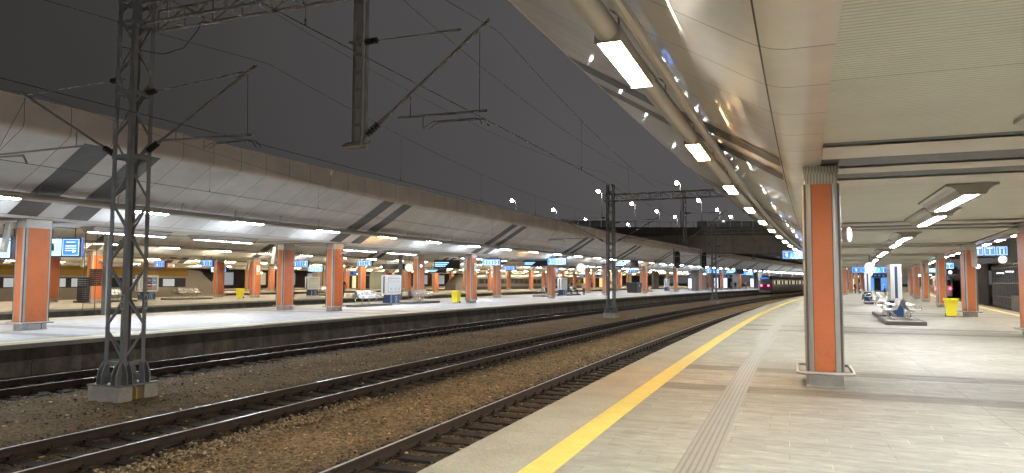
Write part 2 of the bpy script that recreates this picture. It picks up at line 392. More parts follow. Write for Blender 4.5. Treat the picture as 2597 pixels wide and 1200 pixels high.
# ------------------------------------------------------------------ mesh helper
class MB:
    def __init__(s): s.v = []; s.f = []; s.uv = []; s.m = []; s.sm = []
    def add(s, vs, fs, mat=0, uvs=None, smooth=False, T=None):
        o = len(s.v)
        s.v += [tuple(T @ Vector(p)) if T is not None else tuple(p) for p in vs]
        for k, f in enumerate(fs):
            s.f.append(tuple(i + o for i in f)); s.m.append(mat); s.sm.append(smooth)
            s.uv.append([uvs[i] for i in f] if uvs else [(vs[i][0], vs[i][1]) for i in f])
        return s
    def box(s, c, d, mat=0, T=None):
        x, y, z = c; a, b, e = d[0] / 2, d[1] / 2, d[2] / 2
        vs = [(x + i * a, y + j * b, z + k * e) for k in (-1, 1) for j in (-1, 1) for i in (-1, 1)]
        fs = [(0, 2, 3, 1), (4, 5, 7, 6), (0, 1, 5, 4), (2, 6, 7, 3), (0, 4, 6, 2), (1, 3, 7, 5)]
        return s.add(vs, fs, mat, None, False, T)
    def taper(s, c, d0, d1, h, mat=0, T=None):
        x, y, z = c
        vs = [(x + i * d0[0] / 2, y + j * d0[1] / 2, z) for j in (-1, 1) for i in (-1, 1)] + \
             [(x + i * d1[0] / 2, y + j * d1[1] / 2, z + h) for j in (-1, 1) for i in (-1, 1)]
        fs = [(0, 2, 3, 1), (4, 5, 7, 6), (0, 1, 5, 4), (2, 6, 7, 3), (0, 4, 6, 2), (1, 3, 7, 5)]
        return s.add(vs, fs, mat, None, False, T)
    def bar(s, p, q, w, h=None, mat=0, up=(0, 0, 1)):
        p, q = Vector(p), Vector(q); h = h or w
        t = (q - p); L = t.length; t.normalize()
        u = Vector(up)
        if abs(t.dot(u)) > .98: u = Vector((1, 0, 0))
        a = t.cross(u).normalized(); b = a.cross(t)
        vs = [P + a * i * w / 2 + b * j * h / 2 for P in (p, q) for j in (-1, 1) for i in (-1, 1)]
        fs = [(0, 2, 3, 1), (4, 5, 7, 6), (0, 1, 5, 4), (2, 6, 7, 3), (0, 4, 6, 2), (1, 3, 7, 5)]
        return s.add(vs, fs, mat)
    def tube(s, pts, r, n=8, mat=0, closed=False, cap=True, rs=None):
        pts = [Vector(p) for p in pts]; k = len(pts); vs = []
        prev = None
        for i, p in enumerate(pts):
            if closed: t = pts[(i + 1) % k] - pts[i - 1]
            else: t = pts[min(i + 1, k - 1)] - pts[max(i - 1, 0)]
            t.normalize()
            if prev is None:
                u = Vector((0, 0, 1)) if abs(t.z) < .95 else Vector((1, 0, 0))
                a = t.cross(u).normalized()
            else:
                a = (prev - t * prev.dot(t)).normalized()
            prev = a; b = t.cross(a)
            rr = rs[i] if rs else r
            vs += [p + (a * math.cos(2 * math.pi * j / n) + b * math.sin(2 * math.pi * j / n)) * rr for j in range(n)]
        fs = []
        for i in range(k if closed else k - 1):
            i2 = (i + 1) % k
            fs += [(i * n + j, i * n + (j + 1) % n, i2 * n + (j + 1) % n, i2 * n + j) for j in range(n)]
        s.add(vs, fs, mat, None, True)
        if cap and not closed:
            s.add(vs[:n], [tuple(range(n))[::-1]], mat); s.add(vs[-n:], [tuple(range(n))], mat)
        return s
    def cyl(s, c, r, h, axis='z', n=16, mat=0, r2=None):
        c = Vector(c); d = {'x': Vector((1, 0, 0)), 'y': Vector((0, 1, 0)), 'z': Vector((0, 0, 1))}[axis] * h / 2
        return s.tube([c - d, c + d], r, n, mat, rs=[r, r2 if r2 is not None else r])
    def extrude(s, poly, axis, a, b, mat=0, smooth=False, T=None):
        # poly: 2-D points; axis 'x' -> (y,z), 'y' -> (x,z), 'z' -> (x,y)
        def P(p, t): return {'x': (t, p[0], p[1]), 'y': (p[0], t, p[1]), 'z': (p[0], p[1], t)}[axis]
        n = len(poly)
        vs = [P(p, a) for p in poly] + [P(p, b) for p in poly]
        s.add(vs, [(i, (i + 1) % n, n + (i + 1) % n, n + i) for i in range(n)], mat, None, smooth, T)
        s.add(vs, [tuple(range(n))[::-1], tuple(range(n, 2 * n))], mat, None, False, T)
        return s
    def sweep(s, prof, nf, s0, s1, ds, L, mat=0, smooth=True, closed=False, uvmode='sv', caps=False, sgn=1):
        # prof: (offset, z) pairs from nf(s); runs along the curved axis; L is subtracted
        k = max(1, int(math.ceil((s1 - s0) / ds))); n = len(prof)
        acc = [0.]
        for i in range(1, n): acc.append(acc[-1] + math.dist(prof[i], prof[i - 1]))
        vs, uv = [], []
        for i in range(k + 1):
            t = s0 + (s1 - s0) * i / k; b = nf(t)
            for j, (o, z) in enumerate(prof):
                vs.append(W(t, b + o * sgn, z) - L)
                uv.append((t, acc[j]) if uvmode == 'sv' else (b + o * sgn, t))
        m = n if closed else n - 1
        fs = []
        for i in range(k):
            for j in range(m):
                a, c = i * n + j, i * n + (j + 1) % n
                q = (a, c, c + n, a + n)
                fs.append(q if sgn > 0 else q[::-1])
        s.add(vs, fs, mat, uv, smooth)
        if caps:
            s.add(vs[:n], [tuple(range(n))], mat); s.add(vs[-n:], [tuple(range(n))[::-1]], mat)
        return s
    def build(s, name, mats, parent=None, loc=None, angle=35):
        me = bpy.data.meshes.new(name)
        me.from_pydata(s.v, [], s.f)
        for x in (mats if isinstance(mats, (list, tuple)) else [mats]): me.materials.append(M[x] if isinstance(x, str) else x)
        me.polygons.foreach_set('material_index', s.m)
        me.polygons.foreach_set('use_smooth', s.sm)
        ul = me.uv_layers.new(name='UVMap')
        flat = [c for f in s.uv for p in f for c in p]
        ul.data.foreach_set('uv', flat)
        me.update(); me.validate()
        if any(s.sm): me.set_sharp_from_angle(angle=R(angle))
        o = bpy.data.objects.new(name, me); COL.objects.link(o)
        if parent is not None: o.parent = parent
        if loc is not None: o.location = loc
        return o
ZERO = Vector((0, 0, 0))
def tag(o, label=None, cat=None, group=None, kind=None):
    if label: o['label'] = label
    if cat:
        o['category'] = cat
        if not kind: o['kind'] = 'thing'
    if group: o['group'] = group
    if kind: o['kind'] = kind
    return o
def thing(name, label, cat, loc, rz=0., group=None):
    o = bpy.data.objects.new(name, None); COL.objects.link(o)
    o.empty_display_size = .2
    o.location = loc; o.rotation_euler = (0, 0, rz)
    return tag(o, label, cat, group)
def at(name, label, cat, s, n, z=0., rz=0., group=None):
    return thing(name, label, cat, W(s, n, z), -_psi(s) + rz, group)
def kids(o): return [c for c in bpy.data.objects if c.parent == o]
CH = {}
def dup(root, s, n, z=0., rz=0., label=None, group=None):
    c = root.copy(); COL.objects.link(c)
    c.location = W(s, n, z); c.rotation_euler = (0, 0, -_psi(s) + rz)
    if label: c['label'] = label
    if group: c['group'] = group
    def rec(a, b):
        for ch in a.children:
            d = ch.copy(); COL.objects.link(d); d.parent = b; rec(ch, d)
    rec(root, c)
    return c
def text(body, size, mat, parent, loc, rot, name='lettering'):
    cu = bpy.data.curves.new(name, 'FONT'); cu.body = body; cu.size = size
    cu.align_x = 'CENTER'; cu.align_y = 'CENTER'; cu.extrude = .002
    cu.materials.append(M[mat])
    tmp = bpy.data.objects.new(name, cu)
    me = bpy.data.meshes.new_from_object(tmp); me.name = name
    bpy.data.objects.remove(tmp); bpy.data.curves.remove(cu)
    o = bpy.data.objects.new(name, me); COL.objects.link(o); o.parent = parent
    o.location = loc; o.rotation_euler = rot
    return o
ORD = ['first', 'second', 'third', 'fourth', 'fifth', 'sixth', 'seventh', 'eighth', 'ninth', 'tenth', 'eleventh', 'twelfth',
       'thirteenth', 'fourteenth', 'fifteenth', 'sixteenth', 'seventeenth', 'eighteenth', 'nineteenth', 'twentieth']
# ------------------------------------------------------------------ platform layout (metres)
class PF: pass
def pf(**k):
    o = PF(); o.__dict__.update(k); return o
A_nc = interp([(-30, .28), (5, .42), (13.8, .55), (40, .9), (100, 1.2), (300, 1.6)])
A_fc = interp([(-30, 4.6), (28, 7.3), (43, 8.0), (59, 8.56), (73, 8.83), (91, 9.04), (150, 9.6)])
B_nc = const(-25.3)
B_fc = interp([(-30, -27.6), (17, -28.4), (33, -28.9), (69, -31.7), (107, -34.7), (130, -37.0)])
C_ne = interp([(-30, -37.), (20, -39.5), (45, -43.2), (80, -46), (110, -47.3), (150, -50.5)])
C_nc = interp([(-30, -43.5), (20, -47), (36, -49.3), (55, -51.8), (107, -54.5), (153, -58)])
D_ne = interp([(-30, -70), (60, -74), (150, -79)])
E_ne = interp([(-30, -97), (60, -100), (150, -106)])
A = pf(key='A', ne=const(-3.25), nc=A_nc, fc=A_fc, fe=off(A_fc, 3.3), sg=-1, z=0., s0=13.8, P=15.6)
B = pf(key='B', ne=const(-19.8), nc=B_nc, fc=B_fc, fe=off(B_fc, -3.8), sg=1, z=.15, s0=17., P=17.)
C = pf(key='C', ne=C_ne, nc=C_nc, fc=off(C_nc, -5.), fe=off(C_nc, -10.), sg=1, z=.15, s0=36.4, P=17.7)
D = pf(key='D', ne=D_ne, nc=off(D_ne, -5.5), fc=off(D_ne, -10.5), fe=off(D_ne, -15.5), sg=1, z=.15, s0=30., P=18.)
E_ = pf(key='E', ne=E_ne, nc=off(E_ne, -5.5), fc=off(E_ne, -10.5), fe=off(E_ne, -15.5), sg=1, z=.15, s0=24., P=18.)
S0 = -14.
def ribbon(mb, fns, s0, s1, ds, L, mat=0, flip=False, smooth=False, uvmode='ns'):
    # fns: (n-function, z) pairs
    k = max(1, int(math.ceil((s1 - s0) / ds))); n = len(fns); vs, uv = [], []
    for i in range(k + 1):
        t = s0 + (s1 - s0) * i / k; acc = 0.; pv = None
        for f, z in fns:
            b = f(t)
            if pv is not None: acc += math.hypot(b - pv[0], z - pv[1])
            pv = (b, z)
            vs.append(W(t, b, z) - L); uv.append((b, t) if uvmode == 'ns' else (t, acc))
    fs = []
    for i in range(k):
        for j in range(n - 1):
            q = (i * n + j, i * n + j + 1, (i + 1) * n + j + 1, (i + 1) * n + j)
            fs.append(q[::-1] if flip else q)
    mb.add(vs, fs, mat, uv, smooth)
def struct(name, mb, mats): return tag(mb.build(name, mats), kind='structure')

# ground and ballast
g = MB(); g.add([(-900, -500, -1.3), (900, -500, -1.3), (900, 1200, -1.3), (-900, 1200, -1.3)], [(0, 1, 2, 3)])
struct('ground', g, 'ground soil')
def bz(n):
    # height of the ballast: low in the sleeper beds, a little higher between tracks
    for c in (-4.95, -10.11, -17.4):
        d = abs(n - c)
        if d < 1.9: return -.915 + .03 * max(0, (d - 1.3) / .6)
    return -.885
def ballast_sheet(s0, s1, n0, n1, ds, dn, jit):
    mb = MB(); ks = int((s1 - s0) / ds); kn = int((n1 - n0) / dn); vs, uv = [], []
    for i in range(ks + 1):
        for j in range(kn + 1):
            s, n = s0 + (s1 - s0) * i / ks, n0 + (n1 - n0) * j / kn
            edge = i in (0, ks) or j in (0, kn)
            z = bz(n) + (0 if edge else random.uniform(-jit, jit) + .02 * math.sin(n * 2.1 + s * .7) * math.sin(s * 1.3 - n))
            vs.append(W(s, n, z)); uv.append((n, s))
    fs = [(i * (kn + 1) + j, i * (kn + 1) + j + 1, (i + 1) * (kn + 1) + j + 1, (i + 1) * (kn + 1) + j) for i in range(ks) for j in range(kn)]
    mb.add(vs, fs, 0, uv, True)
    return mb
bl = ballast_sheet(1., 36., -19.9, -3.1, .11, .10, .022)
bl.v += []; b2 = ballast_sheet(36., 330., -19.9, -3.1, 1.2, .8, .0)
o = len(bl.v); bl.v += b2.v; bl.f += [tuple(i + o for i in f) for f in b2.f]; bl.uv += b2.uv; bl.m += b2.m; bl.sm += b2.sm
b3 = ballast_sheet(-14., 1., -19.9, -3.1, 1., .8, .0)
o = len(bl.v); bl.v += b3.v; bl.f += [tuple(i + o for i in f) for f in b3.f]; bl.uv += b3.uv; bl.m += b3.m; bl.sm += b3.sm
struct('ballast_bed', bl, 'track ballast')
for nm, fa, fb in (('ballast_bed', B.fe, C.ne), ('ballast_bed', C.fe, D.ne), ('ballast_bed', D.fe, E_.ne), ('ballast_bed', off(A.fe, 16), A.fe)):
    mb = MB(); ribbon(mb, [(fb, -.9), (fa, -.9)], S0, 330, 4, ZERO, flip=True); struct(nm, mb, 'track ballast')

# loose stones
def stones(name, label_mat, cnt, fn, r0, r1):
    mb = MB()
    base = [(1, 0, .1), (.35, .9, 0), (-.8, .55, .1), (-.75, -.6, 0), (.3, -.95, .05), (.1, .1, .85), (-.1, 0, -.6)]
    fcs = [(0, 1, 5), (1, 2, 5), (2, 3, 5), (3, 4, 5), (4, 0, 5), (1, 0, 6), (2, 1, 6), (3, 2, 6), (4, 3, 6), (0, 4, 6)]
    for _ in range(cnt):
        s, n, dz = fn(); r = random.uniform(r0, r1) * random.choice((.7, .85, 1., 1., 1.35))
        T = Matrix.Translation(W(s, n, bz(n) + dz)) @ Matrix.Rotation(random.uniform(0, 6.3), 4, 'Z') @ Matrix.Rotation(random.uniform(-.9, .9), 4, 'X')
        vs = [(x * r * random.uniform(.65, 1.25), y * r * random.uniform(.65, 1.25), z * r * random.uniform(.6, 1.1)) for x, y, z in base]
        mb.add(vs, fcs, 0, None, False, T)
    o = mb.build(name, label_mat); return tag(o, kind='stuff')
def sc_heap():
    if random.random() < .5:
        t = random.random(); s = 5.2 + 8.5 * t
        return s, -8.55 + random.gauss(0, .16) - .02 * (s - 5), random.uniform(.0, .07)
    return random.uniform(3., 30.), random.uniform(-9.0, -6.1), random.uniform(-.01, .02)
def sc_dark():
    s = 2.5 + 30 * random.random() ** 1.5
    n = random.choice((random.uniform(-6.4, -3.4), random.uniform(-11.6, -8.7), random.uniform(-16.2, -11.), random.uniform(-19.5, -15.6)))
    return s, n, random.uniform(-.01, .02)
stones('ballast_stones', 'gravel stones', 6500, sc_heap, .016, .04)
stones('ballast_stones', 'dark ballast stones', 11000, sc_dark, .014, .034)

# tracks
RAILP = [(-.036, -.745), (-.036, -.718), (-.028, -.71), (.028, -.71), (.036, -.718), (.036, -.745), (.010, -.76), (.010, -.845), (.07, -.862), (.07, -.875), (-.07, -.875), (-.07, -.862), (-.010, -.845), (-.010, -.76)]
def sleeper_mesh():
    mb = MB(); mb.box((0, 0, -.955), (2.55, .25, .14))
    for x in (-.75, .75):
        mb.box((x, 0, -.88), (.34, .18, .02), 1)
        for d in (-.13, .13):
            mb.box((x + d, 0, -.855), (.07, .11, .06), 1); mb.cyl((x + d, 0, -.815), .018, .06, 'z', 6, 1)
    return mb
def track(nc, label, s_first, near_n):
    root = at('railway_track', label, 'track', 12, nc, 0, 0, 'tracks between the two nearest platforms')
    L = root.location.copy(); root.rotation_euler = (0, 0, 0)
    for d in (-.75, .75):
        mb = MB(); mb.sweep(RAILP, const(nc + d), S0, 320, 1., L, 1, True, True)
        r = MB(); r.sweep([(-.027, -.7085), (.027, -.7085)], const(nc + d), S0, 320, 1., L, 0, False)
        o = len(mb.v); mb.v += r.v; mb.f += [tuple(reversed([i + o for i in f])) for f in r.f]; mb.uv += r.uv; mb.m += r.m; mb.sm += r.sm
        mb.build('rail', ['rail steel top', 'rail rust'], root)
    first = None
    for k in range(96):
        s = s_first + .6 * k; p = W(s, nc, 0) - L
        if first is None: first = o = sleeper_mesh().build('sleeper', ['sleeper timber', 'fastener rust'], root)
        else: o = first.copy(); COL.objects.link(o); o.parent = root
        o.location = p; o.rotation_euler = (0, 0, -_psi(s) + random.uniform(-.008, .008))
    mb = MB(); s = s_first + .6 * 96
    while s < 230:
        T = Matrix.Translation(W(s, nc, 0) - L) @ Matrix.Rotation(-_psi(s), 4, 'Z')
        mb.box((0, 0, -.955), (2.55, .25, .14), 0, T); s += .6
    tag(mb.build('sleeper', ['sleeper timber'], root), kind='stuff')
track(-4.946, 'track right beside the yellow lined platform edge, its far rail showing', 3., 0)
track(-10.114, 'middle track with two shiny rails, ballast on both sides', 3., 0)
track(-17.404, 'track under the dark concrete wall of the platform opposite', 6., 0)
mb = None

# platforms
def platform(p, far_s, floor_mat, descr, near_lines=True):
    sg = p.sg
    mb = MB()
    if p.key == 'A':
        ribbon(mb, [(const(-2.377), 0), (p.fe, 0)], S0, far_s, 2., ZERO)
        struct('platform_floor', mb, floor_mat)
        mb = MB(); ribbon(mb, [(p.ne, 0), (const(-2.377), 0)], S0, far_s, 2., ZERO); struct('platform_edge_paving', mb, 'granular edge slab')
        mb = MB(); ribbon(mb, [(const(-2.377), .004), (const(-2.059), .004)], S0, far_s, 2., ZERO); struct('yellow_line', mb, 'yellow tactile paving')
        mb = MB(); ribbon(mb, [(const(-1.02), .004), (const(-.67), .004)], S0, far_s, 2., ZERO); struct('tactile_strip', mb, 'grey ribbed paving')
        mb = MB(); ribbon(mb, [(off(p.fe, -.98), .004), (off(p.fe, -.66), .004)], S0, far_s, 2., ZERO); struct('yellow_line', mb, 'yellow tactile paving')
    else:
        ribbon(mb, [(p.fe, 0), (off(p.ne, -1.0), 0)], S0, far_s, 3., ZERO); struct('platform_floor', mb, floor_mat)
        mb = MB(); ribbon(mb, [(off(p.ne, -1.0), 0), (p.ne, 0)], S0, far_s, 3., ZERO); struct('platform_edge_paving', mb, 'granular edge slab')
        mb = MB(); ribbon(mb, [(off(p.ne, -.98), .004), (off(p.ne, -.72), .004)], S0, far_s, 3., ZERO); struct('yellow_line', mb, 'yellow tactile paving')
        mb = MB(); ribbon(mb, [(off(p.fe, .7), .004), (off(p.fe, 1.), .004)], S0, far_s, 3., ZERO); struct('yellow_line', mb, 'yellow tactile paving')
    for f, s_, nm in ((p.ne, sg, 'near'), (p.fe, -sg, 'far')):
        if nm == 'far' and p.key != 'A': lab = f'dark concrete wall under the far edge of {descr}'
        else: lab = f'stained concrete wall carrying the {"right" if (p.key == "A" and nm == "far") else "front"} edge of {descr}'
        root = thing('platform_wall', lab, 'platform wall', W(20, f(20), -.5), 0, 'platform edge walls'); L = root.location.copy()
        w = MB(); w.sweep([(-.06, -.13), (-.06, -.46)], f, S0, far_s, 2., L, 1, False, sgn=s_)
        w.sweep([(-.06, -.46), (.03, -.475), (.03, -.52), (.0, -.53), (.0, -1.3)], f, S0, far_s, 2., L, 0, False, sgn=s_)
        w.build('wall_panel', ['platform wall concrete', 'platform wall stain and coping shade'], root)
        w = MB(); w.sweep([(-.25, -.001), (0, -.001), (.0, -.12), (-.10, -.13)], f, S0, far_s, 2., L, 0, False, sgn=s_)
        w.build('coping', 'coping concrete', root)
platform(A, 320, 'pale platform paving', 'the platform in the foreground')
platform(B, 320, 'blue grey platform paving', 'the second platform, across three tracks')
platform(C, 300, 'far platform paving', 'the third platform, behind the second')
platform(D, 300, 'far platform paving', 'the fourth platform, far behind')
platform(E_, 300, 'far platform paving', 'the fifth and farthest platform')

# ------------------------------------------------------------------ canopies
SOF = [(0, 3.80), (.40, 3.80), (.52, 3.82), (.64, 3.865), (.78, 3.94), (1.3, 4.25), (2.1, 4.72), (2.8, 5.10), (3.5, 5.53), (4.3, 6.02)]
FAS = [(4.3, 6.02), (4.38, 6.075), (4.43, 6.15), (4.45, 6.25), (4.44, 6.6), (4.42, 7.02), (4.34, 7.06)]
def canopy(p, far_s, label, ds=1.3):
    root = thing('platform_canopy', label, 'station canopy', W(14, p.nc(14), 3.8), 0, 'platform canopies'); L = root.location.copy()
    zz = lambda prof: [(a, z + p.z) for a, z in prof]
    smat = 'curved metal soffit' if p.key == 'A' else 'white panel soffit'
    m = MB(); m.sweep(zz(SOF), p.nc, S0, far_s, ds, L, 0, True, sgn=p.sg); m.build('curved_soffit', smat, root)
    m = MB(); m.sweep(zz(SOF), p.fc, S0, far_s, ds, L, 0, True, sgn=-p.sg); m.build('curved_soffit', smat, root)
    m = MB(); m.sweep(zz(FAS), p.nc, S0, far_s, ds, L, 0, True, sgn=p.sg); m.build('fascia', 'fascia cladding', root, angle=60)
    m = MB(); m.sweep(zz(FAS), p.fc, S0, far_s, ds, L, 0, True, sgn=-p.sg); m.build('fascia', 'fascia cladding', root, angle=60)
    m = MB(); fl = p.sg > 0
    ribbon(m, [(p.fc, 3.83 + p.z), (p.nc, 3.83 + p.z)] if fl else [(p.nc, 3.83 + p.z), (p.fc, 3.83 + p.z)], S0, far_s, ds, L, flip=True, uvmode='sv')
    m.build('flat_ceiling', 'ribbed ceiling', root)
    m = MB(); a, b = off(p.nc, p.sg * 4.34), off(p.fc, -p.sg * 4.34)
    f = [(a, 7.06 + p.z), (off(p.nc, p.sg * 3), 6.7 + p.z), (off(p.fc, -p.sg * 3), 6.7 + p.z), (b, 7.06 + p.z)]
    ribbon(m, f, S0, far_s, ds, L, flip=fl); m.build('roof_sheet', 'dark strip metal', root)
    # two dark bands across the roof at every pair of columns, bright sheet between them
    cut = [(a_, z) for a_, z in zz(SOF) if a_ >= .64]
    k = 0
    s = p.s0 - p.P * math.floor((p.s0 - S0) / p.P)
    nb = 0
    while s < min(far_s, 270) and nb < 16:
        for d0, d1 in ((-1.35, -.35), (.55, 1.5)):
            m = MB(); m.sweep([(a_ * .999, z - .012) for a_, z in cut], p.nc, s + d0, s + d1, 1., L, 0, True, sgn=p.sg); m.build('dark_band', 'dark strip metal', root)
            m = MB(); m.sweep([(a_ * .999, z - .012) for a_, z in cut], p.fc, s + d0, s + d1, 1., L, 0, True, sgn=-p.sg); m.build('dark_band', 'dark strip metal', root)
        if p.key in 'AB':
            for d0, d1, mt, z in ((-2.55, -2.3, 'dark strip metal', 3.826), (-2.3, -1.2, 'shiny beige panel', 3.80), (-1.2, -.1, 'dark strip metal', 3.826), (-.1, .62, 'shiny beige panel', 3.80), (.62, 1.55, 'dark strip metal', 3.826), (1.55, 2.6, 'shiny beige panel', 3.80)):
                m = MB(); q = [(off(p.fc, p.sg * .02), z + p.z), (off(p.nc, -p.sg * .02), z + p.z)]
                if not fl: q = q[::-1]
                ribbon(m, q, s + d0, s + d1, .6, L, flip=True, uvmode='sv'); m.build('ceiling_band', mt, root)
        s += p.P; nb += 1
canopy(A, 312, 'silvery canopy with curved soffit overhead, over the platform in the foreground', .65)
canopy(B, 312, 'long pale canopy with brown fascia over the second platform, across the tracks')
canopy(C, 292, 'pale canopy over the third platform, seen beneath the nearer canopy', 2.)
canopy(D, 292, 'dim warm canopy over the fourth platform, far behind', 2.6)
canopy(E_, 292, 'dim canopy over the fifth platform, farthest back', 2.6)

# light rails with lamps
def lamp_mesh(mat, flat=False):
    m = MB(); n = 12; Lh = .86; r = .135
    prof = [(r * math.sin(R(-62 + 124 * i / n)), (-.094 - .044 * math.cos(R(-90 + 180 * i / n))) if not flat else -.112 - .026 * math.cos(R(-90 + 180 * i / n))) for i in range(n + 1)]
    prof = [(prof[0][0], prof[0][1] + .03)] + prof + [(prof[-1][0], prof[-1][1] + .03)]
    m.extrude(prof, 'y', -Lh, Lh, 0, True)
    me = m.build('lamp_diffuser', mat); return me
LAMP = {k: lamp_mesh(k) for k in ('warm lamp', 'orange lamp', 'cool lamp', 'neutral lamp', 'far warm lamp')}
LAMP['neutral flat'] = lamp_mesh('neutral lamp', True); LAMP['orange flat'] = lamp_mesh('orange lamp', True)
def lamp_housing_mesh(zb):
    m = MB(); x = .131
    m.extrude([(-x, zb), (-x, -.0), (-.115, .05), (.115, .05), (x, 0), (x, zb), (x - .012, zb), (x - .012, zb + .028), (-x + .012, zb + .028), (-x + .012, zb)], 'y', -.9, .9)
    for y in (-.9, .9): m.box((0, y, zb / 2 - .008), (2 * x + .004, .03, -zb + .016))
    return m.build('lamp_housing', 'pipe paint')
HOUS = {True: lamp_housing_mesh(-.119), False: lamp_housing_mesh(-.10)}
def hanger_mesh():
    m = MB(); m.tube([(0, 0, .1), (0, 0, .34), (.1, 0, .42)], .013, 6); return m.build('hanger', 'catenary metal')
HANG = hanger_mesh()
def light_rail(nf, sg, z, ss, kinds, label, far_s, twin=False, hang=True):
    root = thing('light_rail', label, 'light', W(14, nf(14), z), 0, 'lamp rails under the canopies'); L = root.location.copy()
    circ = lambda r, n, ox=0, oz=0: [(ox + r * math.cos(2 * math.pi * i / n), z + oz + r * math.sin(2 * math.pi * i / n)) for i in range(n)]
    m = MB(); m.sweep(circ(.125, 14), nf, S0, far_s, 1.3, L, 0, True, True, caps=True)
    m.sweep(circ(.07, 10, .24, .07), nf, S0, far_s, 1.3, L, 0, True, True, sgn=-sg)
    m.build('pipe', 'pipe paint', root)
    for i, s in enumerate(ss):
        c = LAMP[kinds(i)].copy(); COL.objects.link(c); c.name = 'lamp_diffuser'; c.parent = root
        c.location = W(s, nf(s), z) - L; c.rotation_euler = (0, 0, -_psi(s))
        if s < 190:
            h_ = HOUS['flat' in kinds(i)].copy(); COL.objects.link(h_); h_.parent = root; h_.location = c.location; h_.rotation_euler = c.rotation_euler
    if hang:
        k = 0; s = ss[0] + 1.5
        while s < 170 and k < 98:
            c = HANG.copy(); COL.objects.link(c); c.parent = root
            c.location = W(s, nf(s), z) - L; c.rotation_euler = (0, 0, -_psi(s) + (math.pi if sg < 0 else 0))
            s += 2.83; k += 1
def steps(first, step, end):
    o = list(first); 
    while o[-1] + step < end: o.append(o[-1] + step)
    return o
kA = lambda i: 'orange lamp' if i in (3,) else 'neutral lamp'
light_rail(off(A.nc, -2.1), -1, 4.35, steps([-8.2, -2.9, 2.4, 7.8, 13.6, 19.5, 25.3, 30.8, 36., 41.2, 46.4], 5.2, 290)[0:], lambda i: 'orange flat' if i == 4 else 'neutral flat',
           'long pipe of warm lamps under the near canopy, above the yellow line', 310, True)
light_rail(off(A.fc, 2.2), 1, 4.34, steps([2.4], 5.2, 290), lambda i: 'warm lamp', 'pipe of warm lamps on the right side of the near canopy', 310, True)
kB = lambda i: 'orange lamp' if i in (6, 10, 17) else ('neutral lamp' if i in (13, 15) else 'cool lamp')
light_rail(off(B.nc, 2.15), 1, 4.49, steps([2.9, 8.5, 14.2, 19.8, 25.0, 30.6, 36.1, 41.5, 47.3, 52.9, 58.6, 64.35, 70.2, 76, 81.6, 87.1, 92.6, 98.1, 103.4], 5.65, 300), kB,
           'dark pipe of cool white lamps along the front of the second canopy', 310)
light_rail(off(B.fc, -2.15), -1, 4.49, steps([2.9], 5.65, 300), lambda i: 'neutral lamp', 'dark pipe of lamps along the rear of the second canopy', 310)
light_rail(off(C.nc, 2.15), 1, 4.49, steps([6.], 5.9, 250), lambda i: 'far warm lamp' if i % 3 else 'neutral lamp', 'pipe of lamps along the front of the third canopy', 290)
light_rail(off(C.fc, -2.15), -1, 4.49, steps([6.], 5.9, 250), lambda i: 'far warm lamp', 'pipe of lamps along the rear of the third canopy', 290)
light_rail(off(D.nc, 2.15), 1, 4.49, steps([20.], 6., 250), lambda i: 'far warm lamp', 'pipe of warm lamps along the front of the fourth canopy', 290, hang=False)
light_rail(off(D.fc, -2.15), -1, 4.49, steps([20.], 6., 250), lambda i: 'far warm lamp', 'pipe of warm lamps along the rear of the fourth canopy', 290, hang=False)
light_rail(off(E_.nc, 2.15), 1, 4.49, steps([30.], 6., 250), lambda i: 'far warm lamp', 'pipe of warm lamps along the fifth canopy, farthest back', 290, hang=False)
for o in list(LAMP.values()) + list(HOUS.values()) + [HANG]: bpy.data.objects.remove(o)

# winged ceiling lamps in the middle of the ceilings
def ceiling_lamp(label):
    r = at('ceiling_lamp', label, 'ceiling lamp', 18.2, 3.55, 3.82, 0, 'winged ceiling lamps')
    m = MB()
    prof = [(-.47, 0), (-.47, -.04), (-.38, -.06), (-.29, -.13), (-.24, -.22), (-.20, -.23), (-.13, -.23), (-.12, -.212), (.12, -.212), (.13, -.23), (.20, -.23), (.24, -.22), (.29, -.13), (.38, -.06), (.47, -.04), (.47, 0)]
    m.extrude(prof, 'y', -1.92, 1.92); m.build('housing', 'fixture housing', r)
    for y in (-.95, .95):
        m = MB(); m.box((0, y, -.2235), (.21, 1.8, .015)); m.build('lamp_panel', 'ceiling lamp panel', r)
    m = MB(); m.box((0, 0, -.222), (.24, .05, .02)); m.box((0, -1.9, -.222), (.24, .03, .02)); m.box((0, 1.9, -.222), (.24, .03, .02)); m.build('divider', 'hanger metal', r)
    return r
cl0 = None
for p, nm, fn in ((A, 'foreground platform', interp([(-30, 2.6), (10, 3.2), (18.6, 3.5), (24, 3.8), (35, 4.17), (42, 4.35), (60, 4.55), (150, 5.2)])), (B, 'second platform', lambda s: (B.nc(s) + B.fc(s)) / 2)):
    k = 0; nb_ = 0
    for b in range(-2, 8):
        for d in (5.0, 10.4):
            s = p.s0 + p.P * b + d
            if s < -14: continue
            vis = s > (9 if p is A else 5)  # lamps out of view are added for the light they cast
            lab = f'winged ceiling lamp with two lit panels, {ORD[min(k, 19)]} back along the {nm}' if vis else f'winged ceiling lamp out of view before the {nm} begins, number {ORD[nb_]}'
            if cl0 is None:
                cl0 = ceiling_lamp(lab); cl0.location = W(s, fn(s), 3.82 + p.z); cl0.rotation_euler = (0, 0, -_psi(s))
            else: dup(cl0, s, fn(s), 3.82 + p.z, 0, lab)
            k += vis; nb_ += not vis

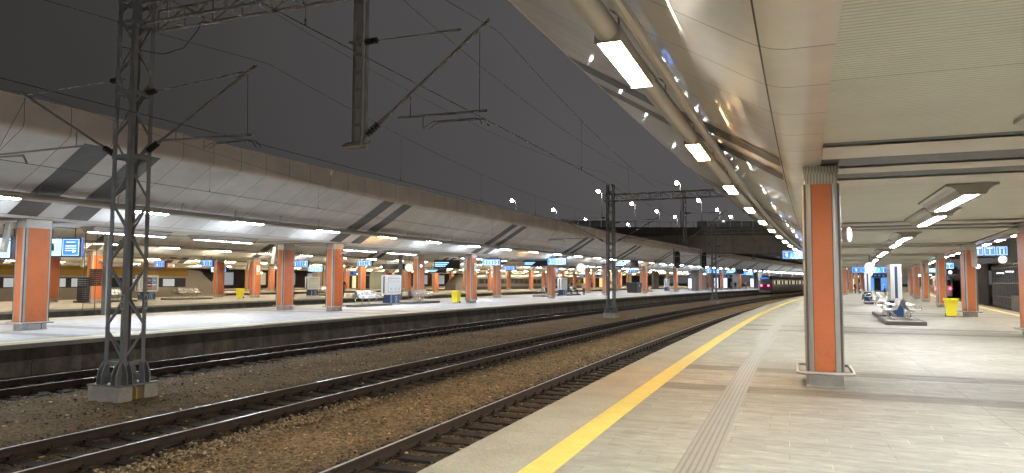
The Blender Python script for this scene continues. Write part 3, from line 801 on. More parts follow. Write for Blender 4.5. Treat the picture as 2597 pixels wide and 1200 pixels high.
# ------------------------------------------------------------------ columns
def column_proto():
    r = thing('column', 'x', 'column', (0, 0, 0), 0, 'orange platform columns')
    hx, hy, c = .305, .60, .135; z0, z1 = .27, 3.48
    m = MB(); m.box((0, 0, (z0 + z1) / 2), (2 * hx - .05, 2 * hy - .05, z1 - z0)); m.build('core', 'dark strip metal', r)
    m = MB()
    for sx in (-1, 1):
        for sy in (-1, 1):
            cx, cy = sx * (hx - c), sy * (hy - c)
            a0 = math.atan2(sy, sx)
            poly = [(cx + c * math.cos(a0 - math.pi / 4 + math.pi / 2 * i / 7), cy + c * math.sin(a0 - math.pi / 4 + math.pi / 2 * i / 7)) for i in range(8)] + [(cx - sx * .01, cy - sy * .01)]
            m.extrude(poly, 'z', z0, z1, 0, True)
    m.build('corner_trim', 'column aluminium', r, angle=50)
    for sx in (-1, 1):
        m = MB(); m.box((sx * (hx - .02), 0, (z0 + z1) / 2), (.026, 2 * (hy - c) - .022, z1 - z0 - .004)); m.build('side_panel', 'orange panel', r)
        m = MB(); m.box((0, sx * (hy - .02), (z0 + z1) / 2), (2 * (hx - c) - .022, .026, z1 - z0 - .004)); m.build('side_panel', 'orange panel', r)
    m = MB(); m.box((0, 0, .135), (.5, 1.02, .27)); m.box((0, 0, .008), (.6, 1.12, .012))
    for x in (-.27, .27):
        for y in (-.3, .3): m.box((x, y, .13), (.05, .05, .24))
    m.build('plinth', 'plinth steel', r)
    m = MB(); hx2, hy2, rr = .44, .72, .12; pts = []
    for k, (sx, sy) in enumerate(((1, 1), (-1, 1), (-1, -1), (1, -1))):
        for i in range(5):
            a = math.pi / 2 * k + math.pi / 2 * i / 4
            pts.append((sx * (hx2 - rr) + rr * math.cos(a), sy * (hy2 - rr) + rr * math.sin(a), .25))
    m.tube(pts, .03, 8, 0, True)
    for x, y in ((.2, .6), (-.2, .6), (.2, -.6), (-.2, -.6)): m.tube([(x, y * .85, .2), (x, y * 1.2, .25)], .012, 6)
    m.build('guard_rail', 'column aluminium', r)
    m = MB(); m.box((0, 0, 3.575), (.52, 1.06, .19)); m.box((0, 0, 3.735), (.56, 1.10, .13)); m.build('capital', 'ribbed capital', r)
    return r
def add_extra(s, n, z, kind, sx=1):
    pass
col0 = column_proto(); first_col = [True]
def place_col(s, n, zs, lab):
    if first_col[0]:
        o = col0; o.location = W(s, n, 0); o.rotation_euler = (0, 0, -_psi(s)); o['label'] = lab; first_col[0] = False
    else: o = dup(col0, s, n, 0, 0, lab)
    o.scale = (1, 1, zs) if zs == 1. or n > -25 and s < 20 else (.93, .84, zs)
    return o
COLS = []
def row(p, nf, s_first, count, rowname, zs):
    for k in range(count):
        s = s_first + p.P * k
        place_col(s, nf(s), zs, f'orange column with grey trims, {ORD[k]} {rowname}')
        COLS.append((p.key, s, nf(s)))
zb = 3.95 / 3.80
row(A, A.nc, 13.8, 14, 'away in the left row of the near platform', 1.)
row(A, A.fc, 28.6, 13, 'away in the right row of the near platform', 1.)
row(B, B.nc, 17.0, 14, 'from the left, front row of second platform', zb)
row(B, B.fc, 17.0, 14, 'from the left, rear row of second platform', zb)
row(C, C.nc, 36.4, 10, 'from the left, front row of third platform', zb)
row(C, C.fc, 36.4, 10, 'from the left, rear row of third platform', zb)
row(D, D.nc, 30., 10, 'from the left, front row of fourth platform', zb)
row(D, D.fc, 48., 9, 'from the left, rear row of fourth platform', zb)
row(E_, E_.nc, 42., 10, 'from the left along the fifth platform', zb)
# ------------------------------------------------------------------ overhead line masts
def lattice_mast(label, s, n, h=11.2):
    r = at('lattice_mast', label, 'mast', s, n, -.03, 0, 'lattice masts between the tracks')
    zb, zt = -.46, h; a0, a1 = .285, .26
    A_ = lambda z: a0 + (a1 - a0) * (z - zb) / (zt - zb)
    for sx in (-1, 1):
        for sy in (-1, 1):
            m = MB(); w = .1
            for dx, dy in ((1, 0), (0, 1)):
                p = Vector((sx * a0, sy * a0, zb)); q = Vector((sx * a1, sy * a1, zt))
                d = Vector((-sx * dx * w / 2, -sy * dy * w / 2, 0))
                t = (q - p).normalized()
                e1 = Vector((dx, dy, 0)) * w / 2; e2 = Vector((dy, dx, 0)) * .008
                vs = [P + d + i * e1 + j * e2 for P in (p, q) for j in (-1, 1) for i in (-1, 1)]
                m.add(vs, [(0, 2, 3, 1), (4, 5, 7, 6), (0, 1, 5, 4), (2, 6, 7, 3), (0, 4, 6, 2), (1, 3, 7, 5)])
            m.build('leg', 'mast paint', r)
    m = MB(); z = .02; k = 0; st = .72
    while z + st < zt:
        for f in range(4):
            a, b = A_(z), A_(z + st)
            c = [(-1, -1), (1, -1), (1, 1), (-1, 1)]
            (x0, y0), (x1, y1) = c[f], c[(f + 1) % 4]
            nx, ny = (x0 + x1) / 2, (y0 + y1) / 2
            d0, d1 = ((x0, y0), (x1, y1)) if (k + f) % 2 else ((x1, y1), (x0, y0))
            m.bar((d0[0] * a, d0[1] * a, z), (d1[0] * b, d1[1] * b, z + st), .05, .012, 0, (nx, ny, 0))
        z += st; k += 1
    for z in (-.05, 4.62, 6.1, 7.75, 8.25):
        a = A_(z) + .01
        for (x0, y0), (x1, y1) in (((-1, -1), (1, -1)), ((1, -1), (1, 1)), ((1, 1), (-1, 1)), ((-1, 1), (-1, -1))):
            m.bar((x0 * a, y0 * a, z), (x1 * a, y1 * a, z), .02, .09)
    m.build('bracing', 'mast paint', r)
    m = MB()
    for sx in (-1, 1):
        for sy in (-1, 1):
            for dx, dy in ((1, 0), (0, 1)):
                for o in (0, .13):
                    x, y = sx * (a0 - o * dy), sy * (a0 - o * dx)
                    ex, ey = sx * dx, sy * dy
                    pl = [(x, y, -.5), (x + ex * .17, y + ey * .17, -.5), (x + ex * .17, y + ey * .17, -.3), (x + ex * .1, y + ey * .1, -.12), (x, y, .02)]
                    t = Vector((dy, dx, 0)) * .008
                    vs = [Vector(p) - t for p in pl] + [Vector(p) + t for p in pl]
                    m.add(vs, [(4, 3, 2, 1, 0), (5, 6, 7, 8, 9)] + [(i, (i + 1) % 5, 5 + (i + 1) % 5, 5 + i) for i in range(5)])
                    m.cyl((x + ex * .09, y + ey * .09 + dx * .06, -.47), .022, .07, 'z', 6)
    for y in (-.3, .3): m.box((0, y, -.4), (.6, .02, .14))
    m.build('base_gusset', 'mast paint', r)
    m = MB(); m.box((0, 0, -.515), (1.02, 1.02, .03)); m.build('base_plate', 'mast paint', r)
    m = MB()
    for y in (-.34, .34): m.box((0, y, -.76), (.92, .36, .46))
    m.build('foundation', ['old concrete'], r)
    m = MB(); m.box((0, 0, -.72), (.84, .32, .3)); m.build('foundation', 'stained foundation', r)
    m = MB(); m.tube([(.42, -.06, -.55), (.47, -.06, -.6), (.47, -.06, -.9)], .018, 6); m.build('earth_cable', 'poster yellow', r)
    if h > 11:
        for x, d in ((a0 * .93, 0),):
            pass
        for (x, y, rz, tx) in ((-.3, -.318, 0, '7'), (.318, -.28, math.pi / 2, '7')):
            m = MB(); m.box((0, 0, 0), (.1, .012, .34)); o = m.build('number_plate', 'paper grey', r)
            px, py = (.24, -.31) if rz == 0 else (.31, .24)
            o.location = (px, py, 1.32); o.rotation_euler = (0, 0, rz)
            text('7', .15, 'black board', o, (0, -.009, -.08), (math.pi / 2, 0, 0)); text('7' if rz == 0 else '6', .15, 'black board', o, (0, -.009, .08), (math.pi / 2, 0, 0))
    return r
lattice_mast('tall grey lattice mast on two concrete blocks, nearest, in the ballast', 11.75, -14.05)
lattice_mast('dark lattice mast between the tracks, second away, before a departure board', 50.6, -13.45, 9.0)
lattice_mast('small far lattice mast beside the signal near the concrete bridge', 89.4, -12.75, 9.0)

def ins(m, p, q, r=.06, k=5):
    p, q = Vector(p), Vector(q); pts = []; rs = []
    for i in range(k):
        for t, rr in ((.0, .35), (.25, 1.), (.5, 1.), (.75, .35)):
            pts.append(p.lerp(q, (i + t) / k)); rs.append(r * rr)
    m.tube(pts, r, 10, 0, False, True, rs)
def cantilever(label, lo, hi, tie0, tie1, reg0, reg1, steady, s, n, grp='cantilever arms of the overhead line'):
    # coordinates (n offset from the root, z)
    r = at('cantilever_arm', label, 'cantilever', s, n, 0, 0, grp)
    V = lambda p: Vector((p[0] - n, 0, p[1]))
    d = (V(hi) - V(lo)).normalized()
    a = V(lo) + d * .28; b = V(lo) + d * .62
    m = MB(); m.tube([V(lo), a], .025, 8); m.tube([b, V(hi)], .03, 10); m.tube([V(hi) - d * .6, V(hi) - d * .42], .042, 10); m.tube([b, b + d * .16], .042, 10)
    m.build('strut', 'catenary metal', r)
    m = MB(); ins(m, a, b, .075); m.build('insulator', 'insulator', r)
    t0, t1 = V(tie0), V(tie1); e = (t1 - t0).normalized()
    m = MB(); m.tube([t0, t0 + e * .15], .02, 6); m.tube([t0 + e * .45, t1], .012, 6); m.tube([t1 - e * .6, t1], .026, 6); m.build('tie_rod', 'catenary metal', r)
    m = MB(); ins(m, t0 + e * .15, t0 + e * .45, .07); m.build('insulator', 'insulator', r)
    m = MB(); m.tube([V(reg0), V(reg1)], .024, 8)
    x = V(reg0).lerp(V(reg1), .14); zt = a + d * ((x.x - a.x) / d.x) if abs(d.x) > .1 else x
    m.tube([x, zt], .012, 6); m.build('registration_arm', 'catenary metal', r)
    st = [V(q) for q in steady]
    m = MB(); m.tube(st, .014, 6); m.tube([p + Vector((.1 if d.x > 0 else -.1, .05, -.012)) for p in st[1:]], .012, 6); m.build('steady_arm', 'catenary metal', r)
    m = MB(); m.tube([V(hi) - d * .25, V(reg1) - Vector(((.15 if d.x > 0 else -.15), 0, 0))], .006, 5); m.build('dropper', 'wire', r)
    return r
sd1 = [(-6.55, 4.98), (-6.55, 4.74), (-6.34, 4.86), (-5.38, 4.85), (-5.27, 4.70)]
c1 = cantilever('slanting cantilever arm on the hanging post, over the near track', (-8.05, 4.55), (-5.15, 6.72), (-8.05, 6.63), (-5.75, 6.60), (-7.1, 5.0), (-5.2, 4.98), sd1, 11.95, -8.2)
sd2 = [(-12.0, 4.93), (-12.0, 4.7), (-11.8, 4.80), (-10.7, 4.8), (-10.55, 4.64)]
c2 = cantilever('slanting cantilever arm on the right side of the nearest lattice mast', (-13.92, 4.63), (-10.6, 6.42), (-13.95, 6.11), (-10.95, 6.3), (-13.2, 4.97), (-10.63, 4.91), sd2, 11.85, -14.22)
sd3 = [(-19.0, 4.98), (-19.2, 4.85), (-18.9, 4.95), (-17.95, 4.93), (-17.8, 4.72)]
c3 = cantilever('slanting cantilever arm on the left side of the nearest lattice mast', (-14.55, 4.63), (-18.15, 6.55), (-14.5, 6.52), (-17.9, 6.48), (-15.55, 5.02), (-19.2, 5.0), sd3, 11.85, -14.22)
for s, w in ((50.6, 'second'), (89.4, 'far')):
    dn = .77 if s < 60 else 1.47
    dup(c1, s, -8.2, 0, 0, f'cantilever arm over the near track at the {w} lattice mast')
    dup(c2, s, -14.22 + dn, 0, 0, f'cantilever arm on the right side of the {w} lattice mast')
    dup(c3, s, -14.22 + dn, 0, 0, f'cantilever arm on the left side of the {w} lattice mast')
def gantry(label, s):
    r = at('gantry_beam', label, 'gantry', s, -8.0, 0, 0, 'gantry beams over the tracks')
    x0, x1 = -5.9, 11.5; b = .25; zz = (7.72, 8.2)
    m = MB()
    for y in (-b, b):
        for z in zz: m.bar((x0, y, z), (x1, y, z), .055, .055)
    m.build('chord', 'gantry paint', r)
    m = MB(); x = x0; k = 0
    while x + .85 < x1:
        for y in (-b, b):
            m.bar((x, y, zz[0]), (x, y, zz[1]), .035)
            m.bar((x, y, zz[k % 2]), (x + .85, y, zz[(k + 1) % 2]), .03)
        m.bar((x, -b, zz[0]), (x, b, zz[0]), .035)
        x += .85; k += 1
    m.build('lacing', 'gantry paint', r)
    m = MB()
    for x in (-.075, .075): m.bar((x, -.07, 4.52), (x, -.07, 8.3), .04, .03)
    z = 4.55
    while z < 8.2:
        m.bar((-.075, -.07, z), (.075, -.07, z), .03, .06); z += .36
    m.build('ladder', 'catenary metal', r)
    m = MB(); m.box((-.13, .06, 6.4), (.03, .26, 3.76)); m.box((.07, .1, 6.4), (.02, .1, 3.76))
    m.build('drop_post', 'mast paint', r)
    m = MB(); m.box((-.1, 0, 4.5), (.42, .3, .04)); m.tube([(-.33, 0, 4.56), (.28, 0, 4.56)], .03, 6); m.build('bracket', 'catenary metal', r)
    m = MB(); m.tube([(-.27, 0, 6.62), (.24, 0, 6.62)], .025, 6); m.box((-.05, 0, 6.62), (.36, .2, .05))
    m.build('bracket', 'catenary metal', r)
    return r
gb = gantry('lattice gantry beam with a hanging post, high over the nearest tracks', 11.95)
dup(gb, 50.6, -8.0, 0, 0, 'lattice gantry beam with hanging post at the second mast')
dup(gb, 89.4, -8.0, 0, 0, 'lattice gantry beam before the concrete bridge, far away')

# wires
def overhead(nc, label, st=.15):
    r = at('overhead_wire', label, 'overhead wire', 11.95, nc, 5, 0, 'overhead line wires'); r.rotation_euler = (0, 0, 0); L = r.location.copy()
    sup = [-26.8, 11.95, 50.6, 89.4, 128, 167]
    c = MB(); ms = MB(); dr = MB()
    cw, mw = [], []
    for a, b in zip(sup[:-1], sup[1:]):
        for i in range(14):
            t = i / 14; s = a + (b - a) * t
            k = sup.index(a); o = st * (1 if k % 2 else -1) * (1 - 2 * t)
            cw.append(W(s, nc + o, 4.66) - L); mw.append(W(s, nc + o, 6.45 - 4 * 1.0 * t * (1 - t)) - L)
    c.tube(cw, .0065, 5); ms.tube(mw, .0045, 5)
    for i in range(2, len(cw), 2):
        if i % 14: dr.tube([cw[i], mw[i]], .003, 4); dr.cyl(cw[i] + Vector((0, 0, .04)), .011, .08, 'z', 6)
    c.build('contact_wire', 'wire', r); ms.build('messenger_wire', 'wire', r); dr.build('dropper', 'wire', r)
overhead(-5.1, 'overhead wires with droppers above the near track')
overhead(-10.5, 'overhead wires with droppers above the middle track')
overhead(-17.7, 'overhead wires with droppers above the track at the opposite platform')
def feeder(n, z, sag, label):
    r = at('feeder_wire', label, 'overhead wire', 11.95, n, z, 0, 'feeder wires on the masts'); r.rotation_euler = (0, 0, 0); L = r.location.copy()
    m = MB(); pts = []
    for a, b in ((-26.8, 11.95), (11.95, 50.6), (50.6, 89.4), (89.4, 128)):
        for i in range(12):
            t = i / 12; pts.append(W(a + (b - a) * t, n, z - sag * 4 * t * (1 - t)) - L)
    m.tube(pts, .0055, 5); m.build('wire', 'wire', r)
feeder(-8.2, 8.45, .9, 'feeder wire running along the top of the gantry beams')
feeder(-13.9, 9.9, .8, 'feeder wire high along the row of lattice masts')
# loop cable under the gantry
r = at('hanging_cable', 'thin cable looping below the nearest gantry beam', 'cable', 11.95, -14.2, 7.6)
m = MB(); m.tube([(-.6, -.1, -.25), (.2, -.1, -.45), (.9, -.1, -.62), (1.5, -.1, -.55), (1.9, -.1, -.2), (2.1, -.1, .1)], .01, 5); m.build('cable', 'wire', r)

# tension weight mast and posts between second and third platform
def h_post(label, s, n, h, weights):
    r = at('steel_post', label, 'post', s, n, -.9)
    m = MB(); m.box((0, -.13, h / 2), (.3, .02, h)); m.box((0, .13, h / 2), (.3, .02, h)); m.box((0, 0, h / 2), (.02, .24, h)); m.build('shaft', 'mast paint', r)
    m = MB(); m.box((0, 0, .15), (.6, .6, .3)); m.build('foundation', 'old concrete', r)
    if weights:
        for x, y, z0, k in ((-.1, -1.2, 1.55, 13), (-.1, -.55, 2.4, 9)):
            m = MB()
            for i in range(k): m.box((x, y, z0 + .1 * i), (.4, .42, .088))
            m.build('tension_weight', 'black board', r)
        m = MB()
        for x, y in ((-.1, -1.2), (-.1, -.55)): m.tube([(x, y, .3), (x, y, h - .2)], .02, 6)
        m.bar((0, -1.3, .75), (0, 0, .75), .05); m.bar((0, -1.3, h - .3), (0, 0, h - .3), .06); m.build('guide_rod', 'hanger metal', r)
h_post('dark steel post with stacked black tension weights behind the leftmost big column', 26.5, -34.3, 6.4, True)
h_post('dark steel post rising behind the white information board', 57., -36.3, 9.5, False)

# ------------------------------------------------------------------ road bridge across the far end
BR0, BF0 = Vector((.9345, .3559, 0)), Vector((-.3559, .9345, 0))
def BP(a, d, z): return BR0 * a + BF0 * d + Vector((0, 0, z))
brz = math.atan2(.3559, .9345)
r = thing('road_bridge', 'wide dark concrete road bridge crossing over the far end of the station', 'bridge', BP(0, 118, 6.4), brz)
m = MB(); m.box((0, 105, 2.3), (230, 209.4, 2.0)); m.build('deck', 'bridge dark concrete', r)
m = MB(); m.box((0, 0, 1.55), (230, .5, 3.1)); m.build('face_beam', 'bridge concrete', r)
m = MB()
for i in range(-24, 25): m.box((i * 4.6, -.262, 1.5), (.07, .03, 3.0))
m.box((0, -.26, .1), (230, .06, .12))
m.build('joint', 'bridge dark concrete', r)
m = MB(); m.box((0, -.12, 3.75), (230, .9, 1.3)); m.build('parapet', 'bridge dark concrete', r)
m = MB()
for i in range(-60, 60): m.box((i * 1.9, -.1, 4.85), (.06, .06, .95))
m.box((0, -.1, 5.3), (230, .05, .05)); m.build('railing', 'lamp post steel', r)
for a0, a1 in ((-4, 16), (31, 60)):
    m = MB()
    k = a0
    while k < a1: m.box((k + .9, .25, 5.0), (1.75, .03, 1.1)); k += 1.9
    m.build('glass_barrier', 'barrier glass', r)
for x in (-38., 36., 62.):
    for y in (20, 60, 100):
        m = MB(); m.box((x, y, -3.2), (1.2, 3., 9.2)); m.build('pier', 'bridge dark concrete', r)
def street_lamp(label):
    r = thing('street_lamp', label, 'street lamp', ZERO, 0, 'street lamps on the bridge')
    m = MB(); m.tube([(0, 0, 0), (0, 0, 9.4), (0, 0, 9.9)], .09, 8, 0, False, True, [.12, .07, .06]); m.tube([(0, 0, 9.85), (-.35, -.2, 10.05), (-.7, -.4, 10.1)], .04, 6); m.build('pole', 'lamp post steel', r)
    m = MB(); m.extrude([(-.2, 0), (-.16, .06), (.16, .06), (.2, 0)], 'y', -.1, .1); o = m.build('lamp_head', 'lamp post steel', r); o.location = (-.85, -.5, 10.36); o.rotation_euler = (0, 0, .5)
    m = MB(); prof = []
    m.tube([(0, 0, -.34 * math.cos(math.pi * i / 8)) for i in range(9)], .3, 12, 0, False, True, [max(.03, .36 * math.sin(math.pi * i / 8)) for i in range(9)]); o = m.build('glowing_lens', 'street lamp glow', r); o.location = (-.85, -.5, 10.05)  # lens ball enlarged, lamp glare put into its size
    return r
SLX = [(1301, 507), (1405, 530), (1487, 555), (1520, 482), (1594, 567), (1719, 460), (1605, 514), (1668, 533), (1714, 548), (1775, 505), (1822, 529), (1855, 546)]
sl0 = None
for k, (px, py) in enumerate(SLX):
    d = (20.4 - 1.79) * 1790.5 / (712 - py) ; a = (px - 1298.5) / 1790.5 * d
    d, a = round(d, 1), round(a, 1)
    lab = f'lit street lamp on the far bridge, {ORD[sorted(SLX).index((px, py))]} from the left'
    if sl0 is None: o = sl0 = street_lamp(lab)
    else:
        o = sl0.copy(); COL.objects.link(o); o['label'] = lab
        for ch in sl0.children: c = ch.copy(); COL.objects.link(c); c.parent = o
    o.location = BP(a + .6, d, 10.2); o.rotation_euler = (0, 0, brz)
# low bollard light by the parapet
r = thing('parapet_light', 'small bright light on the bridge parapet', 'light', BP(35.5, 118.3, 11.2)); m = MB(); m.cyl((0, 0, .3), .05, .6); m.build('pole', 'lamp post steel', r); m = MB(); m.cyl((0, 0, .7), .16, .25, 'z', 12); m.build('lens', 'disc lamp', r)

# railway signals
def signal(label, s, n, z):
    r = at('railway_signal', label, 'railway signal', s, n, z, 0, 'railway signals')
    m = MB(); k = 14; pts = [(.38 * math.cos(math.pi * i / k), .85 + .38 * math.sin(math.pi * i / k)) for i in range(k + 1)] + [(.38 * math.cos(math.pi + math.pi * i / k), -.85 + .38 * math.sin(math.pi + math.pi * i / k)) for i in range(k + 1)]
    m.extrude(pts, 'y', -.02, .03); m.box((0, .15, 0), (.45, .25, 2.0)); m.build('signal_head', 'black board', r)
    for i in range(4):
        m = MB(); m.tube([(0, -.02, .75 - .5 * i), (0, -.2, .75 - .5 * i)], .13, 12, 0, False, False); m.build('lens_hood', 'dark louvre', r)
    m = MB(); m.bar((-.55, .1, -2.2), (-.55, .1, 1.6), .16, .16); m.bar((-.55, .1, -.5), (0, .1, -.5), .08); m.bar((-.55, .1, .6), (0, .1, .6), .08); m.build('mast', 'mast paint', r)
    return r
signal('dark oval railway signal hanging under the second canopy edge', 101., -20.2, 4.9)
signal('dark oval railway signal behind the far lattice mast', 112., -18.9, 5.1)

# ------------------------------------------------------------------ trains
def train(label, nc, s0, s1, body, wins, h=3.05, end=-1, w=1.42, stripe=None, win=(1.35, 2.35), slope=1.6, cat='train', band=True):
    r = at('passenger_train', label, cat, s0, nc, 0); r.rotation_euler = (0, 0, 0); L = r.location.copy()
    prof = [(-w + .1, -.55), (-w, -.2), (-w, 2.2), (-w * .93, h - .45), (-w * .7, h - .1), (-w * .35, h + .02), (w * .35, h + .02), (w * .7, h - .1), (w * .93, h - .45), (w, 2.2), (w, -.2), (w - .1, -.55)]
    m = MB(); s = s0; car = 0
    nose = s0 + slope * 2 if end < 0 else s0
    m.sweep(prof, const(nc), nose, s1, 1.5, L, 0, True, True, caps=True)
    # tapered nose
    if end < 0:
        secs = [(nose, 1., 1.), (s0 + slope, .985, .93), (s0 + slope * .45, .95, .72), (s0 + .12, .9, .42), (s0, .86, .30)]
        n = len(prof); vs, fs = [], []
        for t, fx, fz in secs:
            for x, z in prof: vs.append(W(t, nc + x * fx, -.55 + (z + .55) * fz) - L)
        for i in range(len(secs) - 1): fs += [(i * n + j, (i + 1) * n + j, (i + 1) * n + (j + 1) % n, i * n + (j + 1) % n) for j in range(n)]
        fs.append(tuple(range((len(secs) - 1) * n, len(secs) * n)))
        m.add(vs, fs, 0, None, True)
    m.build('body', body, r)
    if stripe:
        for sd in (-1, 1):
            m = MB(); m.sweep([(sd * (w + .012), stripe[0]), (sd * (w + .012), stripe[1])] if stripe[1] <= 2.2 else [(sd * (w + .012), stripe[0]), (sd * (w + .012), 2.2), (sd * (w * .93 + .014), h - .45), (sd * (w * .7 + .01), h - .09)], const(nc), nose, s1, 1.5, L, 0, False); m.build('stripe', stripe[2], r)
    m = MB(); m.sweep([(-w + .25, -.95), (-w + .12, -.5), (w - .12, -.5), (w - .25, -.95)], const(nc), s0 + 1.2, s1, 2., L, 0, False); m.build('underframe', 'black board', r)
    for sd in (-1, 1):
        if band:
            m = MB(); m.sweep([(sd * (w + .012), win[0] - .1), (sd * (w + .012), win[1] + .1)], const(nc), nose + .6, min(s1, max(s0 + 75, 62)) - .4, 1.5, L, 0, False); m.build('window_band', 'train dark', r)
        s = nose + 1.2; k = 0
        while s + 1.6 < min(s1, max(s0 + 75, 62)):
            m = MB(); m.sweep([(sd * (w + .02), win[0]), (sd * (w + .02), win[1])], const(nc), s, s + 1.45, 1.5, L, 0, False); m.build('window', wins[k % len(wins)], r)
            s += 2.0; k += 1
    return r, L, w, nose
tr, L, w, nose = train('dark train with red tail lights at the second platform', -17.404, 158, 235, 'train silver', ['train window light', 'train glass', 'train window light', 'train window light', 'train glass'], 3.0, win=(1.2, 2.05), slope=.55)
m = MB(); m.extrude([(-1.1, 1.0), (1.1, 1.0), (1.0, 2.15), (-1.0, 2.15)], 'y', .2, .5); o = m.build('windscreen', 'train dark', tr); o.rotation_euler = (R(-24), 0, -_psi(158)); o.location = (0, -.45, .25)
m = MB(); m.box((0, .05, 2.55), (1.5, .2, .3)); o = m.build('destination_display', 'blue screen light', tr); o.rotation_euler = (0, 0, -_psi(158))
m = MB(); m.box((0, -.1, .6), (2.1, .12, 1.15)); o = m.build('front_panel', 'painted red glow', tr); o.rotation_euler = (0, 0, -_psi(158))
for x in (-.72, .72):
    m = MB(); m.cyl((x, -.2, .95), .17, .1, 'y', 12); o = m.build('tail_light', 'red tail light', tr); o.rotation_euler = (0, 0, -_psi(158))
tr, L, w, nose = train('yellow and beige train with dark windows far behind the left columns', -70.5, -40, 60.5, 'train beige', ['train window dim', 'train window dim', 'train glass', 'train window dim'], 3.2, stripe=(2.35, 3.1, 'train yellow'), win=(1.05, 1.9), slope=3.)
kid = None
# its nose points away to the right: add a dark sloping cab at the far end
m = MB(); prof = [(-1.4, -.5), (-1.4, 2.3), (-.9, 3.1), (.9, 3.1), (1.4, 2.3), (1.4, -.5)]
vs, fs = [], []
secs = [(60.5, 1., 1.), (62.5, .97, .93), (64.2, .9, .66), (65.2, .75, .4)]
for t, fx, fz in secs:
    for x, z in prof: vs.append(W(t, -70.5 + x * fx, -.5 + (z + .5) * fz) - L)
for i in range(3): fs += [(i * 6 + j, (i + 1) * 6 + j, (i + 1) * 6 + (j + 1) % 6, i * 6 + (j + 1) % 6) for j in range(6)]
fs.append(tuple(range(18, 24))); m.add(vs, fs, 0, None, True); m.build('cab', 'train beige', tr)
m = MB(); m.sweep([(1.0, 1.5), (1.28, 1.5), (.98, 2.6), (.8, 2.6)], const(-70.5), 62.6, 63.9, 1., L, 0, False, True); m.build('windscreen', 'train glass', tr)
train('dark grey express train with a sloping black nose behind the middle columns', -66., 112, 182, 'train silver', ['train glass'], 3.3, stripe=(-.3, .6, 'train dark'), win=(1.3, 2.1), slope=3.4)
train('orange yellow train with lit windows seen far between the columns', -86., 150, 240, 'train yellow', ['train window dim', 'train glass'], 3.2, slope=1.)
tr, L, w, nose = train('train with a red tail light standing at the right edge of the platform', 14.3, 138, 200, 'train beige', ['train glass'], 3.0, stripe=(.2, .9, 'train yellow'), slope=.5)
for x in (-1.0, 1.0):
    m = MB(); m.cyl((x, -.1, .75), .16, .14, 'y', 12); o = m.build('tail_light', 'red tail light', tr); o.rotation_euler = (0, 0, -_psi(138))
m = MB(); m.box((0, .1, 1.7), (2.2, .2, 1.0)); m.build('windscreen', 'train dark', tr)
m = MB(); m.box((0, -.02, 2.45), (1.4, .2, .26)); m.build('destination_display', 'blue screen light', tr)
# ------------------------------------------------------------------ blue hanging signs
def blue_sign(label, s, n, z, panels, w=.62, h=.56, rz=0., ceil=None):
    # panels: strings; the face looks back along the platform
    r = at('hanging_sign', label, 'sign', s, n, z, rz, 'lit blue platform signs')
    k = len(panels); W_ = w * k
    m = MB(); m.box((0, 0, 0), (W_ + .1, .2, h + .1)); m.build('casing', 'sign navy', r)
    for i, t in enumerate(panels):
        x = -W_ / 2 + w * (i + .5)
        m = MB(); m.box((x, -.103, 0), (w - .05, .012, h - .02)); m.build('lit_panel', 'blue screen light' if t != '#' else 'pale screen light', r)
        m = MB()
        for a, b, c, d in ((0, h / 2 - .035, w - .08, .014), (0, -h / 2 + .035, w - .08, .014), (-w / 2 + .05, 0, .014, h - .07), (w / 2 - .05, 0, .014, h - .07)): m.box((x + a, -.111, b), (c, .006, d))
        m.box((x, -.111, h * .3), (w * .5, .006, .03)); m.build('white_border', 'sign white light', r)
        if t not in '#>': text(t, h * .72, 'sign white light', r, (x, -.112, -h * .12), (math.pi / 2, 0, 0), 'digit')
        if t == '>':
            m = MB()
            for q in range(3): m.box((x, -.111, .06 - .1 * q), (w * .6, .006, .03))
            m.extrude([(x + w * .12, -.24), (x + w * .3, -.16), (x + w * .12, -.08)], 'y', -.114, -.108); m.build('arrow', 'sign white light', r)
        if t == '#':
            m = MB(); m.box((x, -.111, -.03), (w * .16, .006, h * .3)); m.cyl((x, -.111, h * .17), .05, .006, 'y', 10)
            m.bar((x - .09, -.111, -.2), (x + .1, -.111, -.12), .03, .006); m.build('pictogram', 'sign navy', r)
    m = MB()
    for x in (-W_ * .32, W_ * .32): m.tube([(x, 0, h / 2), (x, 0, h / 2 + (ceil or .5))], .025, 6)
    m.build('hanger_rod', 'hanger metal', r)
    return r
blue_sign('lit blue three panel sign 1 1 11 hanging over the right platform edge', 51.8, 10.3, 3.72, ['1', '1', '11'])
blue_sign('lit blue sign 9 1 partly hidden behind the nearest orange column', 62., -1.35, 4.0, ['9', '1', '1'], .66, .66)
blue_sign('lit blue sign 2 1 3 beside the fifth front column of the second platform', 65.4, -23.6, 3.72, ['2', '1', '3'], .66, .6)
blue_sign('lit blue sign 2 1 2 between the columns of the second platform', 58.5, -27.3, 3.5, ['2', '1', '2'], .62, .56)
blue_sign('lit blue sign with lift pictogram and arrow, right of the leftmost column', 20.6, -29.0, 3.16, ['#', '>'], .82, .74, .3)
blue_sign('lit pale sign with pictograms at the left picture edge beside the leftmost column', 16.4, -26.9, 2.92, ['#', '#'], .9, .72, .45)
blue_sign('small lit blue sign on the third platform left of the walking man', 67.8, -49., 3.8, ['3', '1', '4'], .7, .6)
blue_sign('small lit blue sign left of the third front column of the second platform', 60.7, -52., 3.6, ['3', '1', '4'], .7, .66)
blue_sign('small lit blue sign behind the front columns of the second platform', 71.7, -60., 3.22, ['3', '4', '5'], .8, .6)
blue_sign('small lit blue sign above the white information board of the third platform', 48.7, -52., 3.35, ['3', '1'], .7, .6)
blue_sign('pale lit sign far behind the information board', 68., -73., 3.2, ['#', '>', '4'], .9, .7)
blue_sign('far lit blue sign at the left of the fourth platform', 57.2, -69.6, 3.6, ['4', '1'], .8, .7)
